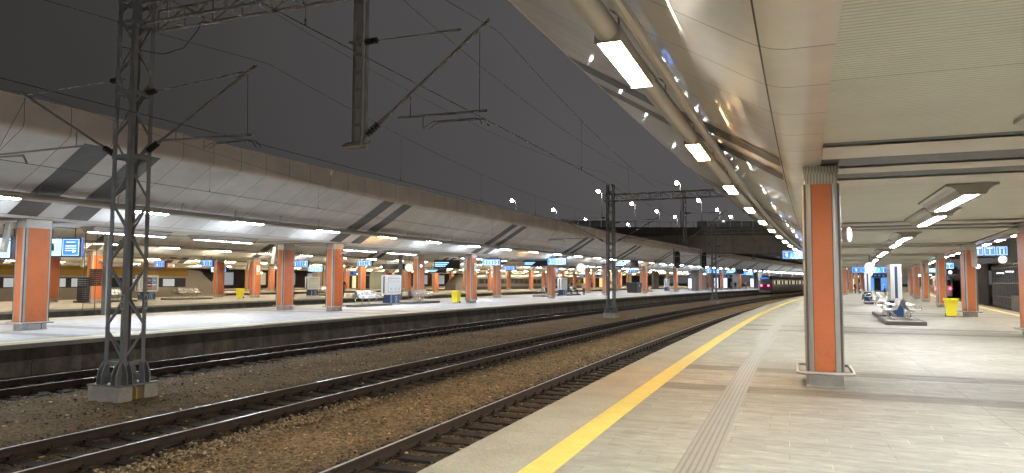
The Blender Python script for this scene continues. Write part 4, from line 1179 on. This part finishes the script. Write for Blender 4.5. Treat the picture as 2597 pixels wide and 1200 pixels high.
blue_sign('pair of lit blue panels far along the rear of the second platform', 120., -33.2, 3.7, ['2', '1'], .8, .7)
blue_sign('lit blue sign far along the second platform before the far mast', 139., -23.8, 3.75, ['2', '1', '3'], .8, .7)
blue_sign('lit blue sign farthest along the second platform near the red lit train', 172., -24., 3.7, ['2', '1', '3'], .9, .7)
blue_sign('lit blue sign across the far end of the near platform', 98., 4.4, 3.3, ['9', '1', '1', '1'], 1.0, .7)
blue_sign('lit pale sign beyond the second right column of the near platform', 86., 11.4, 3.5, ['1', '1'], .8, .6)
blue_sign('small blue sign far along the third platform', 104., -49., 3.9, ['3', '1', '4'], .75, .65)
blue_sign('small blue sign between far columns of the third platform', 128., -52.5, 3.9, ['3', '1', '4'], .8, .7)

def departure_board(label, s, n, z, w=3.2, h=.75, lit=.55):
    r = at('departure_board', label, 'departure board', s, n, z, .25, 'dark departure boards')
    m = MB(); m.box((0, 0, 0), (w, .3, h)); m.build('casing', 'sign navy', r)
    m = MB(); m.box((0, -.153, 0), (w - .14, .01, h - .14)); m.build('screen', 'black board', r)
    m = MB()
    x0 = -w / 2 + .14
    for i in range(3):
        m.box((x0 + w * lit * (.5 - .06 * i), -.16, h * .2 - i * h * .2), (w * lit * (1 - .12 * i), .006, h * .11))
    m.build('text_row', 'pale screen light', r)
    m = MB()
    for x in (-w * .35, w * .35): m.tube([(x, 0, h / 2), (x, 0, h / 2 + .5)], .03, 6)
    m.build('hanger_rod', 'hanger metal', r)
    return r
departure_board('large dark departure board with pale blue text over the second platform', 88.3, -23.8, 4.0, 3.4, .85)
departure_board('dark departure board left of the blue 2 1 3 sign', 68.3, -27.1, 3.62, 2.8, .55, .4)
departure_board('dark board with blue text over the third platform behind the yellow bin', 82.4, -47., 4.0, 3.6, 1.15)
departure_board('lower small dark board over the third platform behind the yellow bin', 81., -47.6, 3.1, 2.5, .55, .5)
departure_board('far dark departure board near the red lit train', 157., -23.5, 3.9, 3.8, 1.0)
departure_board('dark board behind the man on the third platform', 74., -49.5, 3.55, 3., .7, .0001)
departure_board('dark lit board beyond the right columns of the near platform', 92., 11.6, 3.1, 3., .8)

# ------------------------------------------------------------------ round clocks and disc lamps
def clock(label, s, n, z, rz=0., rad=.42):
    r = at('platform_clock', label, 'clock', s, n, z, rz, 'round platform clocks')
    m = MB(); m.cyl((0, 0, 0), rad, .2, 'y', 32); m.build('case', 'kiosk white', r)
    m = MB(); m.cyl((0, 0, 0), rad - .03, .214, 'y', 32); m.build('dial', 'clock face', r)
    m = MB(); m.bar((0, -.115, 0), (rad * .4, -.115, -rad * .18), .035, .01); m.bar((0, -.115, 0), (-.02, -.115, rad * .72), .025, .01)
    for i in range(12):
        a = math.pi / 6 * i; m.bar((rad * .78 * math.sin(a), -.112, rad * .78 * math.cos(a)), (rad * .88 * math.sin(a), -.112, rad * .88 * math.cos(a)), .022, .008)
    m.build('hand', 'black board', r)
    m = MB(); m.tube([(0, 0, rad), (0, 0, rad + .7)], .035, 8); m.build('hanger_rod', 'hanger metal', r)
    return r
clock('round white clock hanging over the benches of the near platform', 60., 3.95, 2.95, 0, .35)
clock('second round white clock farther along the near platform', 90., 4.35, 2.75, 0, .38)
clock('round white clock over the second platform beside the fourth front column', 81., -27., 3.42, .3, .55)
clock('round white clock on the third platform left of a rear column', 73.8, -47., 3.4, .4, .52)
def disc_lamp(label, s, n, z, rz=0.):
    r = at('disc_lamp', label, 'lamp', s, n, z, rz, 'round white lamps on columns')
    m = MB(); m.cyl((0, 0, 0), .13, .1, 'y', 20); m.build('ring', 'kiosk white', r)
    m = MB(); m.cyl((0, 0, 0), .115, .13, 'y', 20); m.build('lens', 'disc lamp', r)
    m = MB(); m.tube([(0, .02, 0), (0, .16, 0)], .03, 6); m.build('arm', 'hanger metal', r)
    return r
    return r
disc_lamp('round lamp seen edge-on on the right side of the nearest orange column', 13.8, .96, 2.63, 1.2).scale = (.95, 1, 1.05)
for k, (s, n, z, lab) in enumerate(((27.9, 6.35, 2.55, 'round white lamp on the left face of the rightmost column at the picture edge'),
        (43.5, 8.35, 2.62, 'round white lamp on the first right column beyond the yellow bin'), (58.9, 9.05, 2.5, 'round white lamp beside the third right column of the near platform'),
        (75.2, 8.4, 2.4, 'round white lamp beside the fourth right column of the near platform'),
        (50.3, -29.6, 3.0, 'round white lamp on the column behind the white information board'), (67.6, -32., 2.7, 'round lamp on a rear column of the second platform'),
        (84.6, -24.8, 2.6, 'round white lamp on the sixth front column of the second platform'), (71.4, -53., 2.6, 'round warm lamp on a column of the third platform'), (54.0, -50.7, 2.5, 'round lamp at the third platform near the poster'))):
    disc_lamp(lab, s, n, z, -.2)

# slanted metal boxes, cameras and posters on the columns
def slant_box(label, s, n, zs=0.):
    r = at('slanted_box', label, 'metal box', s, n, 3.1 + zs, 0, 'slanted grey boxes on the columns')
    m = MB(); m.box((0, 0, 0), (.26, .1, 1.05)); m.box((0, -.055, 0), (.2, .012, .95)); o = m.build('panel', 'column aluminium', r); o.rotation_euler = (R(-9), 0, 0); o.location = (0, -.22, 0)
    m = MB(); m.tube([(0, .04, -.1), (0, -.2, -.1)], .02, 6); m.tube([(0, .05, -.12), (0, .05, .32)], .022, 6); m.tube([(0, .04, .3), (0, -.25, .3)], .02, 6); m.build('bracket', 'hanger metal', r)
for p, nf, s0, zs, ks in ((B, B.nc, 17., .15, (0, 2, 4, 6)), (B, B.fc, 17., .15, (1, 3, 5)), (C, C.nc, 36.4, .15, (0, 1, 3)), (A, A.fc, 28.6, 0, (1, 3, 5))):
    for k in ks:
        s = s0 + p.P * k
        nm = {'A': 'right row of the near platform', 'B': ('front' if nf is B.nc else 'rear') + ' row of the second platform', 'C': 'front row of the third platform'}[p.key]
        slant_box(f'slanted grey metal box on the {ORD[k]} column in the {nm}', s - .66, nf(s) + (.12 if p.key == 'A' else -.1), zs)
def cctv(label, s, n, z):
    r = at('security_camera', label, 'camera', s, n, z, 0, 'security cameras')
    m = MB(); m.box((.32, 0, .05), (.42, .13, .13)); m.cyl((.56, 0, .05), .05, .08, 'x', 10); m.build('camera_body', 'kiosk white', r)
    m = MB(); m.tube([(0, 0, -.15), (.2, 0, -.12), (.26, 0, .0)], .025, 6); m.cyl((.28, .1, -.2), .08, .1, 'z', 12); m.build('bracket', 'hanger metal', r)
cctv('white security camera on the second front column of the second platform', 34., -24.95, 3.35)
cctv('white security camera on the first front column of the third platform', 36.4, -49.0, 3.2)
def poster(label, s, n, z):
    r = at('wall_poster', label, 'poster', s, n, z, 0, 'yellow and white notices on the columns')
    m = MB(); m.box((0, 0, 0), (.02, .42, .92)); m.build('sheet', 'white sign paint', r)
    m = MB(); m.box((.012, 0, -.3), (.006, .38, .28)); m.build('yellow_field', 'poster yellow', r)
    m = MB(); m.box((.012, 0, .12), (.006, .05, .2)); m.cyl((.012, 0, .27), .04, .006, 'x', 10); m.bar((.012, -.08, .02), (.012, .09, .06), .02, .006)
    for q in range(3): m.box((.016, 0, -.22 - .07 * q), (.006, .26, .02))
    m.build('pictogram', 'black board', r)
poster('tall yellow and white notice on the third front column of the second platform', 51.0, -24.94, 2.75)
poster('tall yellow and white notice on the second front column of the third platform', 54.1, C.nc(54.1) + .36, 2.8)
poster('yellow and white notice on a far front column of the third platform', 107.2, C.nc(107.2) + .36, 2.7)

# ------------------------------------------------------------------ furniture
def kiosk(label, s, n, adverts=False, rz=0.):
    r = at('information_board', label, 'information board', s, n, 0, rz, 'white information boards on blue stands')
    # broad faces look across the platform (+-x), long side runs along the platform (y)
    m = MB(); rr = .09; hw, hz, z0 = .95, .70, 1.48; pts = []
    for k, (sy, sz) in enumerate(((1, 1), (-1, 1), (-1, -1), (1, -1))):
        for i in range(5):
            a = math.pi / 2 * k + math.pi / 2 * i / 4
            pts.append((sy * (hw - rr) + rr * math.cos(a), z0 + sz * (hz - rr) + rr * math.sin(a)))
    m.extrude(pts, 'x', -.24, .24, 0, True); m.build('board', 'kiosk white', r)
    for sx in (1, -1):
        m = MB(); m.box((sx * .242, 0, z0 - .02), (.012, 1.56, 1.06)); m.build('glass_case', 'kiosk dark inset', r)
        for i in range(3):
            mt = 'paper grey' if not adverts or i == (0 if sx > 0 else 2) else ('poster dark' if i == 1 else 'poster blue')
            m = MB(); m.box((sx * .251, -.51 + .51 * i, z0 - .03), (.008, .485, .98)); o = m.build('notice_sheet', mt, r)
            if mt == 'paper grey':
                m = MB()
                for q in range(4): m.box((sx * .256, -.51 + .51 * i, z0 + .36 - .06 * q), (.004, .36, .012))
                m.box((sx * .256, -.4 + .51 * i, z0 - .3), (.004, .1, .1)); m.build('print', 'kiosk dark inset', r)
            else:
                m = MB(); m.box((sx * .257, -.51 + .51 * i, z0 - .38), (.004, .4, .16)); m.box((sx * .257, -.51 + .51 * i, z0 + .1), (.004, .26, .05)); m.build('print', 'poster red', r)
                m = MB(); m.box((sx * .258, -.51 + .51 * i, z0 - .12), (.004, .4, .07)); m.box((sx * .258, -.51 + .51 * i, z0 + .28), (.004, .3, .04)); m.build('print', 'white sign paint', r)
    m = MB(); m.extrude([(-.62, .12), (.62, .12), (.62, .55), (.5, .74), (-.5, .74), (-.62, .55)], 'x', -.3, .3); m.build('stand', 'kiosk blue', r)
    m = MB(); m.box((0, 0, .06), (.7, 1.34, .12)); m.tube([(.33, -.5, .1), (.33, -.5, .8)], .025, 8); m.build('foot', 'column aluminium', r)
    for sx in (1, -1):
        m = MB(); m.box((sx * .303, .22, .42), (.01, .32, .46)); m.build('sign_plate', 'white sign paint', r)
        m = MB(); m.box((sx * .309, .22, .42), (.008, .28, .42)); m.build('sign_plate', 'kiosk blue', r)
        text('i', .42, 'white sign paint', r, (sx * .315, .22, .42), (math.pi / 2, 0, sx * math.pi / 2), 'letter')
    m = MB(); m.box((0, 0, 2.2), (.18, 1.7, .012)); m.box((0, -.952, z0), (.12, .006, 1.25)); m.build('edge_stripe', 'kiosk blue', r)
    return r
kiosk('white information board with grey notices on a blue stand, second platform', 43.9, -28.1)
kiosk('white information board with adverts on a blue stand, third platform', 42.5, -51.8, True)
kiosk('white information board beside the fifth front column of the second platform', 79., -28.6)
kiosk('white information board half hidden behind the one with grey notices', 62., -51.5)
kiosk('pale information board far behind the second front column of the third platform', 64., -73.5)
kiosk('tall white information board seen edge-on behind the benches of the near platform', 38.6, 4.1).scale = (1, 1, 1.2)
kiosk('second white information board seen edge-on farther along the near platform', 69.5, 4.0).scale = (1, 1, 1.2)
kiosk('white framed board with dark panel far along the second platform', 128., -29.5)

def bench(label, s, n, side, cnt=4):
    r = at('bench', label, 'bench', s, n, .16, 0 if side > 0 else math.pi, 'metal benches on the platforms')
    # seats face +x, row runs along y
    for i in range(cnt):
        y = (i - (cnt - 1) / 2) * .58
        prof = [(.12, .46), (.2, .435), (.35, .425), (.5, .44), (.56, .425), (.56, .41), (.5, .425), (.35, .41), (.2, .42), (.1, .45)]
        m = MB(); m.extrude(prof, 'y', y - .26, y + .26, 0, True); m.build('seat', 'bench metal', r)
        pb = [(.1, .45), (.02, .62), (-.06, .86), (-.1, .9), (-.12, .89), (-.08, .85), (0, .61), (.085, .44)]
        m = MB(); m.extrude(pb, 'y', y - .26, y + .26, 0, True); m.build('backrest', 'bench metal', r)
    for i in range(cnt + 1):
        y = (i - cnt / 2) * .58
        m = MB(); m.tube([(.02, y, .6), (.12, y, .66), (.35, y, .66), (.5, y, .6), (.56, y, .47), (.5, y, .42)], .02, 6); m.build('armrest', 'stainless steel', r)
    m = MB(); m.tube([(.25, -cnt * .29, .39), (.25, cnt * .29, .39)], .03, 8); m.build('beam', 'stainless steel', r)
    for y in (-cnt * .2, 0, cnt * .2):
        m = MB(); m.tube([(.27, y, .39), (.1, y, .18), (.16, y, .02), (.3, y, .0)], .028, 6); m.box((.2, y, .01), (.24, .1, .02)); m.build('leg', 'stainless steel', r)
    return r
def slab(label, s, n, ln=4.4):
    r = at('bench_slab', label, 'plinth', s, n, 0, 0, 'dark plinths under the benches')
    m = MB(); m.box((0, 0, .08), (1.5, ln, .16)); m.build('kerb', 'bench slab', r)
    m = MB(); m.box((0, 0, .163), (1.3, ln - .2, .006)); m.build('top', 'bench slab top', r)
first_b = {}
def bench_pair(s, n, where):
    slab(f'low dark plinth under the benches {where}', s, n)
    for side, nm in ((1, 'facing right'), (-1, 'facing left')):
        lab = f'four metal seats {nm}, {where}'
        if side not in first_b: first_b[side] = bench(lab, s, n + side * .14, side)
        else: dup(first_b[side], s, n + side * .14, .16, 0 if side > 0 else math.pi, lab)
bench_pair(35.6, 4.05, 'nearest on the near platform')
bench_pair(42., 4.15, 'second on the near platform, behind the board')
bench_pair(66., 4.4, 'third on the near platform')
bench_pair(73., 4.5, 'fourth on the near platform')
bench_pair(41., -28.2, 'left of the grey notice board on the second platform')
bench_pair(47.9, -28.4, 'right of the grey notice board on the second platform')
bench_pair(75.6, -29.2, 'behind the fifth front column of the second platform')
bench_pair(83., -29.4, 'right of the fifth front column of the second platform')
bench_pair(46.8, -52.2, 'right of the advert board on the third platform')
bench_pair(38.6, -51.2, 'left of the advert board on the third platform')
bench_pair(66., -53., 'near the walking man on the third platform')
bench_pair(120., -31., 'far along the second platform')
bench_pair(58., -74., 'on the fourth platform behind the left columns')

def bin_(label, s, n, rz=0.):
    r = at('waste_bin', label, 'bin', s, n, 0, rz, 'yellow wheeled bins')
    m = MB(); m.taper((0, 0, .06), (.42, .46), (.54, .62), .78); m.box((0, -.02, .66), (.56, .6, .03)); m.box((0, 0, .38), (.5, .55, .02)); m.build('body', 'yellow plastic', r)
    m = MB(); m.extrude([(-.35, .84), (.33, .84), (.33, .9), (.2, .96), (-.3, .97), (-.35, .93)], 'x', -.31, .31); m.box((0, -.37, .86), (.5, .05, .05)); m.build('lid', 'yellow plastic', r)
    for x in (-.22, .22):
        m = MB(); m.cyl((x, .22, .09), .09, .05, 'x', 14); m.build('wheel', 'black board', r)
    return r
bin_('yellow wheeled bin beside the first right column of the near platform', 42.9, 7.0)
bin_('yellow wheeled bin beside the third front column of the second platform', 49.6, -25.9)
bin_('yellow wheeled bin beside the second front column of the third platform', 52.2, -51.6)
bin_('yellow bin far behind the leftmost column', 44., -62., .4)
r = at('grit_box', 'large dark grey grit box on the far part of the second platform', 'grit box', 107., -28.6)
m = MB(); m.taper((0, 0, 0), (1.5, 2.1), (1.7, 2.5), 1.35); m.build('body', 'grit box grey', r)
m = MB(); m.extrude([(-.95, 1.35), (.95, 1.35), (.95, 1.45), (.6, 1.6), (-.95, 1.62)], 'y', -1.28, 1.28); m.build('lid', 'grit box grey', r)
m = MB(); m.box((.86, 0, 1.1), (.02, .3, .3)); m.build('notice', 'paper grey', r)
r = at('floor_hatch', 'thin outlined access hatch flush in the paving right of the nearest column', 'hatch', 15.2, 2.6, .003)
m = MB()
for x, y, a, b in ((0, -.3, 1.1, .016), (0, .3, 1.1, .016), (-.55, 0, .016, .6), (.55, 0, .016, .6)): m.box((x, y, 0), (a, b, .004))
m.build('frame', 'dark strip metal', r)
m = MB(); m.sweep([(2.55, .0035), (2.562, .0035)], const(0), 9., 30., 1., ZERO, 0, False)
tag(m.build('paving_joint', 'dark strip metal'), kind='structure')

# glazed lift tower and shops at the far ends
def pavilion(label, s, n, w, d, h, lit, base='shop wall', sign='blue screen light'):
    r = at('platform_pavilion', label, 'pavilion', s, n, 0, 0, 'glazed pavilions at the far platform ends')
    m = MB(); m.box((0, .3, h / 2), (w, d - .6, h)); m.build('wall', base, r)
    k = max(2, int(w / 1.1)); cw = (w - .2) / k
    for i in range(k):
        x = -w / 2 + .1 + cw * (i + .5)
        m = MB(); m.box((x, -d / 2 + .58, h * .42), (cw - .14, .04, h * .68)); m.build('window', lit if i % 2 == 0 else 'train glass', r)
    m = MB(); m.box((0, -d / 2 + .55, h - .3), (w, .1, .5)); m.build('sign_band', 'sign navy', r)
    m = MB()
    for i in range(4): m.box((-w * .3 + w * .2 * i, -d / 2 + .49, h - .3), (w * .12, .02, .26))
    m.build('lit_sign', sign, r)
    m = MB()
    for i in range(k + 1): m.box((-w / 2 + .1 + cw * i, -d / 2 + .56, h * .42), (.08, .08, h * .76))
    m.build('frame', 'hanger metal', r)
pavilion('dark glazed pavilion with blue lit windows at the end of the near platform', 152., 4.2, 3.4, 5, 3.3, 'blue sign light')
pavilion('pale glazed lift building far along the second platform', 176., -30., 4.5, 6, 3.4, 'shop light')
pavilion('white lit shop beside the red lit train on the second platform', 205., -28., 4, 6, 3.4, 'shop light')
pavilion('white glazed booth far on the second platform, left of the lift building', 160., -32.5, 3.4, 4, 3.2, 'shop light')
pavilion('small beige building far on the near platform left of the pavilion', 165., -.2, 3., 5, 3.2, 'train window light', 'shop wall', 'disc lamp')
pavilion('warm lit shop front far on the third platform', 170., -62., 9, 5, 3.4, 'shop warm light')
pavilion('grey glass doors far behind on the third platform', 185., -66., 8, 5, 3.6, 'train window dim')
pavilion('dim waiting room at the far fourth platform', 112., -88., 9, 5, 3.5, 'train window light', 'building wall')
# station building closing the view on the far left
r = at('station_building', 'long dim station building far behind all the platforms', 'building', 60, -132, 0); r.rotation_euler = (0, 0, 0); L = r.location.copy()
m = MB(); ribbon(m, [(const(-132), -1.2), (const(-132), 9.)], -80, 420, 10, L); m.build('wall', 'retaining wall', r)
for k in range(40):
    m = MB(); s = -40 + 9 * k; ribbon(m, [(const(-131.9), .6), (const(-131.9), 3.6)], s, s + 5, 5, L); m.build('window', 'train window dim' if k % 3 else 'train window light', r)

# the dark buildings along the right side
r = at('louvred_hall', 'dark ribbed hall standing beyond the track right of the platform', 'building', 118, 17.5, -.9); r.rotation_euler = (0, 0, 0); L = r.location.copy()
m = MB(); ribbon(m, [(const(17.3), -.9), (const(17.3), 4.1), (const(30), 4.6)], 104, 190, 4, L); m.build('wall', 'dark louvre', r)
m = MB()
for i in range(70):
    s = 104 + 1.2 * i; T = Matrix.Translation(W(s, 17.2, 1.6) - L) @ Matrix.Rotation(-_psi(s), 4, 'Z'); m.box((0, 0, 0), (.2, .3, 5), 0, T)
m.build('rib', 'hanger metal', r)
r = at('glazed_workshop', 'dark glazed workshop with pale frames and lit rooms beyond the right edge', 'building', 90, 18, -.9); r.rotation_euler = (0, 0, 0); L = r.location.copy()
m = MB(); ribbon(m, [(const(17.8), -.9), (const(17.8), 8.), (const(34), 8.)], 40, 104, 4, L); m.build('wall', 'building wall', r)
m = MB()
for i in range(17):
    s = 84 + 1.2 * i; T = Matrix.Translation(W(s, 17.6, 1.4) - L) @ Matrix.Rotation(-_psi(s), 4, 'Z'); m.box((0, 0, 0), (.12, .14, 4.6), 0, T)
for z in (.2, 1.7, 3.4):
    for i in range(16):
        s = 84.6 + 1.2 * i; T = Matrix.Translation(W(s, 17.62, z) - L) @ Matrix.Rotation(-_psi(s), 4, 'Z'); m.box((0, 0, 0), (.1, 1.1, .09), 0, T)
m.build('frame', 'mast paint', r)
m = MB(); ribbon(m, [(const(17.74), -.8), (const(17.74), 4.)], 83.5, 103.5, 2, L); m.build('window', 'train glass', r)
for a, b, z0, z1, mt in ((66, 72, .9, 2.6, 'room light'), (73.5, 75, 1.2, 3.3, 'room light'), (77, 80.5, .9, 2.4, 'train window dim'), (60, 63, 1., 2.8, 'room light'), (52, 56, 1., 2.8, 'train window dim')):
    m = MB(); ribbon(m, [(const(17.7), z0), (const(17.7), z1)], a, b, 2, L); m.build('window', mt, r)
for s, z in ((70, 3.1), (76, 3.3), (88, 2.9), (94, 2.8), (80, 4.6)):
    m = MB(); m.box(tuple(W(s, 17.3, z) - L), (.7, .5, .12)); m.build('wall_lamp', 'disc lamp', r)
r = at('low_wall', 'low dark stone wall with a sagging cable at the right picture edge', 'wall', 70, 16.4, -.9); r.rotation_euler = (0, 0, 0); L = r.location.copy()
m = MB(); m.sweep([(0, -.9), (0, .55), (.4, .55), (.4, -.9)], const(16.4), 40, 82, 3, L, 0, False); m.build('wall', 'retaining wall', r)
# coloured advertising lights far out, mirrored in the canopy
r = thing('neon_sign', 'small pink neon advertising sign far beyond the bridge', 'neon sign', W(330, -48, 16)); m = MB()
for i in range(5): m.box((i * 2.2 - 4.4, 0, (i % 2) * 1.5), (1.4, .3, 3.)); m.box((i * 2.2 - 4.4, -.2, 3.2), (1.8, .2, .5))
m.build('tube', 'pink neon', r)

# ------------------------------------------------------------------ people
def person_mesh(pose):
    if pose == 'sit':
        J = dict(pel=(0, 0, .50), sp=(0, .03, .72), ch=(0, .05, .96), nk=(0, .04, 1.10), hd=(0, .0, 1.22), tp=(0, .0, 1.36),
                 hl=(-.1, -.03, .49), kl=(-.12, -.44, .5), al=(-.12, -.42, .08), tl=(-.13, -.57, .04), hr=(.1, -.03, .49), kr=(.12, -.44, .5), ar=(.12, -.46, .08), tr=(.13, -.6, .04),
                 sl=(-.19, .04, 1.03), el=(-.24, -.03, .76), wl=(-.13, -.27, .66), ml=(-.09, -.36, .64), sr=(.19, .04, 1.03), er=(.24, -.03, .76), wr=(.13, -.27, .66), mr=(.09, -.36, .64))
    else:
        st = .22 if pose == 'walk' else .03
        J = dict(pel=(0, 0, .95), sp=(0, .01, 1.12), ch=(0, .02, 1.34), nk=(0, .01, 1.49), hd=(0, -.02, 1.60), tp=(0, -.02, 1.73),
                 hl=(-.1, 0, .90), kl=(-.11, -st * .7 - .02, .49), al=(-.12, -st, .08), tl=(-.13, -st - .16, .04), hr=(.1, 0, .90), kr=(.11, st * .3, .49), ar=(.12, st, .1), tr=(.13, st - .14, .05),
                 sl=(-.2, .02, 1.41), el=(-.27, .06 + st * .3, 1.13), wl=(-.26, -.05 + st * .3, .88), ml=(-.25, -.08 + st * .3, .78), sr=(.2, .02, 1.41), er=(.27, .05 - st * .4, 1.13), wr=(.26, -.08 - st * .5, .88), mr=(.25, -.11 - st * .5, .78))
    E = [('pel', 'sp'), ('sp', 'ch'), ('ch', 'nk'), ('nk', 'hd'), ('hd', 'tp'), ('pel', 'hl'), ('hl', 'kl'), ('kl', 'al'), ('al', 'tl'), ('pel', 'hr'), ('hr', 'kr'), ('kr', 'ar'), ('ar', 'tr'),
         ('ch', 'sl'), ('sl', 'el'), ('el', 'wl'), ('wl', 'ml'), ('ch', 'sr'), ('sr', 'er'), ('er', 'wr'), ('wr', 'mr')]
    RR = dict(pel=(.155, .115), sp=(.15, .11), ch=(.17, .12), nk=(.06, .06), hd=(.085, .1), tp=(.06, .07), hl=(.09, .09), hr=(.09, .09), kl=(.062, .062), kr=(.062, .062), al=(.042, .042), ar=(.042, .042), tl=(.04, .03), tr=(.04, .03),
              sl=(.075, .075), sr=(.075, .075), el=(.052, .052), er=(.052, .052), wl=(.036, .036), wr=(.036, .036), ml=(.032, .022), mr=(.032, .022))
    ks = list(J); me = bpy.data.meshes.new('person')
    me.from_pydata([J[k] for k in ks], [(ks.index(a), ks.index(b)) for a, b in E], [])
    o = bpy.data.objects.new('person', me); COL.objects.link(o)
    md = o.modifiers.new('Skin', 'SKIN'); 
    sk = me.skin_vertices[0].data if me.skin_vertices else None
    if sk is None:
        bpy.context.view_layer.objects.active = o
        sk = o.data.skin_vertices[0].data
    for i, k in enumerate(ks): sk[i].radius = RR[k]; sk[i].use_root = (k == 'pel')
    o.modifiers.new('Sub', 'SUBSURF').render_levels = 2; o.modifiers['Sub'].levels = 2
    dg = bpy.context.evaluated_depsgraph_get()
    me2 = bpy.data.meshes.new_from_object(o.evaluated_get(dg)); bpy.data.objects.remove(o)
    me2.polygons.foreach_set('use_smooth', [True] * len(me2.polygons)); me2.name = 'person'
    return me2
PM = {k: person_mesh(k) for k in ('stand', 'walk', 'sit')}
def person(label, pose, mi, s, n, z=0., rz=0., bag=None, scale=1.):
    me = PM[pose].copy(); me.materials.clear(); me.materials.append(PER[mi])
    o = bpy.data.objects.new('person', me); COL.objects.link(o)
    o.location = W(s, n, z); o.rotation_euler = (0, 0, -_psi(s) + rz); o.scale = (scale,) * 3
    tag(o, label, 'person')
    hz = {'sit': 1.31}.get(pose, 1.685)
    m = MB(); prof = []
    for i in range(6):
        a = i / 5 * math.pi / 2; prof.append((.105 * math.cos(a), .08 * math.sin(a)))
    pts = [(0, .015, hz - .05 + q[1] * 1.3) for q in prof]
    m.tube(pts, .1, 12, 0, False, True, [max(.01, q[0]) for q in prof]); m.build('hair', 'hair', o)
    if bag:
        b = MB(); b.box((.3, -.02, .55), (.16, .34, .3)); b.tube([(.3, -.12, .7), (.3, -.06, .84), (.3, .04, .84), (.3, .1, .7)], .015, 6)
        q = at('carried_bag', bag, 'bag', s, n, z, rz); b.build('bag_body', 'train white', q)
    return o
person('man in a dark coat walking away on the third platform, before a blue sign', 'walk', 0, 60., -45.6, 0, .9, None, 1.13)
person('standing person in black beside others at the end of the near platform', 'stand', 0, 122., 1.9, 0, 1.2)
person('standing person in a grey coat at the end of the near platform', 'stand', 4, 121., 2.6, 0, -1., 'pale bag held by a person at the end of the near platform')
person('standing person in a blue jacket on the near platform, right of the boards', 'stand', 1, 112., 6.0, 0, 2.)
person('person with red jacket near the far right columns of the near platform', 'stand', 2, 126., 7.5, 0, 2.)
person('seated person in beige coat on a far bench of the near platform', 'sit', 3, 73.3, 4.1, .13, -1.57)
person('seated person in grey on the bench left of the fifth front column', 'sit', 4, 74.6, -28.75, .13, 1.57)
person('seated person in dark coat on the bench left of the fifth front column', 'sit', 0, 75.9, -28.75, .13, 1.57)
person('seated person in black on the bench right of the fifth front column', 'sit', 0, 81.6, -28.95, .13, 1.57)
person('person in beige bending over the benches of the second platform', 'stand', 3, 84.5, -28.0, 0, 1.)
person('seated person in a blue jacket on the second platform benches', 'sit', 1, 83.6, -28.95, .13, 1.57)
k = 0
for s, n, mi, lab in ((128., -49.5, 0, 'standing person in black in the group on the third platform'), (129., -50.2, 4, 'standing person in grey in the group on the third platform'), (130., -51., 2, 'person with red clothes in the group on the third platform'),
                      (131., -50., 0, 'dark figure at the right of the group on the third platform'), (118., -49., 0, 'dark seated like figure behind the third platform columns'),
                      (146., -52., 2, 'person in a dark red coat farther along the third platform'), (160., -54., 0, 'lone dark figure far along the third platform'),
                      (150., -27.5, 0, 'dark figure between the far columns of the second platform'), (158., -24.4, 4, 'grey figure walking beside the far columns of the second platform'),
                      (171., -26.5, 0, 'dark figure before the pale lift building'), (180., -26., 3, 'person in beige before the pale lift building'), (192., -26.2, 0, 'dark figure left of the white lit shop')):
    person(lab, 'walk' if k % 2 else 'stand', mi, s, n, 0, .7 * k); k += 1

# ------------------------------------------------------------------ camera, sky, render settings
cam = bpy.data.cameras.new('camera'); co = bpy.data.objects.new('camera', cam); COL.objects.link(co)
f = 1790.5225; pitch, roll, yaw = 0.0626904, 0.0031403, 0.3641201
fwd = Vector((-math.sin(yaw) * math.cos(pitch), math.cos(yaw) * math.cos(pitch), math.sin(pitch)))
rt = Vector((math.cos(yaw), math.sin(yaw), 0)); up = rt.cross(fwd)
r2 = rt * math.cos(roll) + up * math.sin(roll); u2 = -rt * math.sin(roll) + up * math.cos(roll)
mw = Matrix((( r2.x, u2.x, -fwd.x, 0), (r2.y, u2.y, -fwd.y, 0), (r2.z, u2.z, -fwd.z, 1.7937), (0, 0, 0, 1)))
co.matrix_world = mw
cam.sensor_width = 36; cam.lens = f / 2597 * 36; cam.clip_start = .05; cam.clip_end = 3000
sc.camera = co
w = bpy.data.worlds.new('World'); sc.world = w; w.use_nodes = True
nt = w.node_tree; q = N(nt); bg = nt.nodes['Background']
gen = q.coord('Generated'); d = nt.nodes.new('ShaderNodeVectorMath'); d.operation = 'DOT_PRODUCT'; q.link(gen, d.inputs[0])
d.inputs[1].default_value = (.55, .62, .10)
t = q.rng(d.outputs['Value'], -.15, .85)
nz = q.noise(1.6, gen, 3)
cl = q.mix(t, (.0140, .0132, .0124), (.050, .0482, .0495))
cl = q.mix(.6, cl, q.mix(q.rng(nz, .3, .7), (.78, .78, .79), (1.2, 1.19, 1.17)), 'MULTIPLY')
q.link(cl, bg.inputs['Color']); bg.inputs['Strength'].default_value = 1.
sc.view_settings.view_transform = 'Standard'; sc.view_settings.look = 'None'; sc.view_settings.exposure = 1.22; sc.view_settings.gamma = 1.
sc.cycles.use_denoising = True
try: sc.cycles.denoiser = 'OPENIMAGEDENOISE'
except Exception: pass
sc.cycles.max_bounces = 7; sc.cycles.diffuse_bounces = 4; sc.cycles.glossy_bounces = 4
sc.cycles.sample_clamp_indirect = 6.
sc.cycles.use_light_tree = True
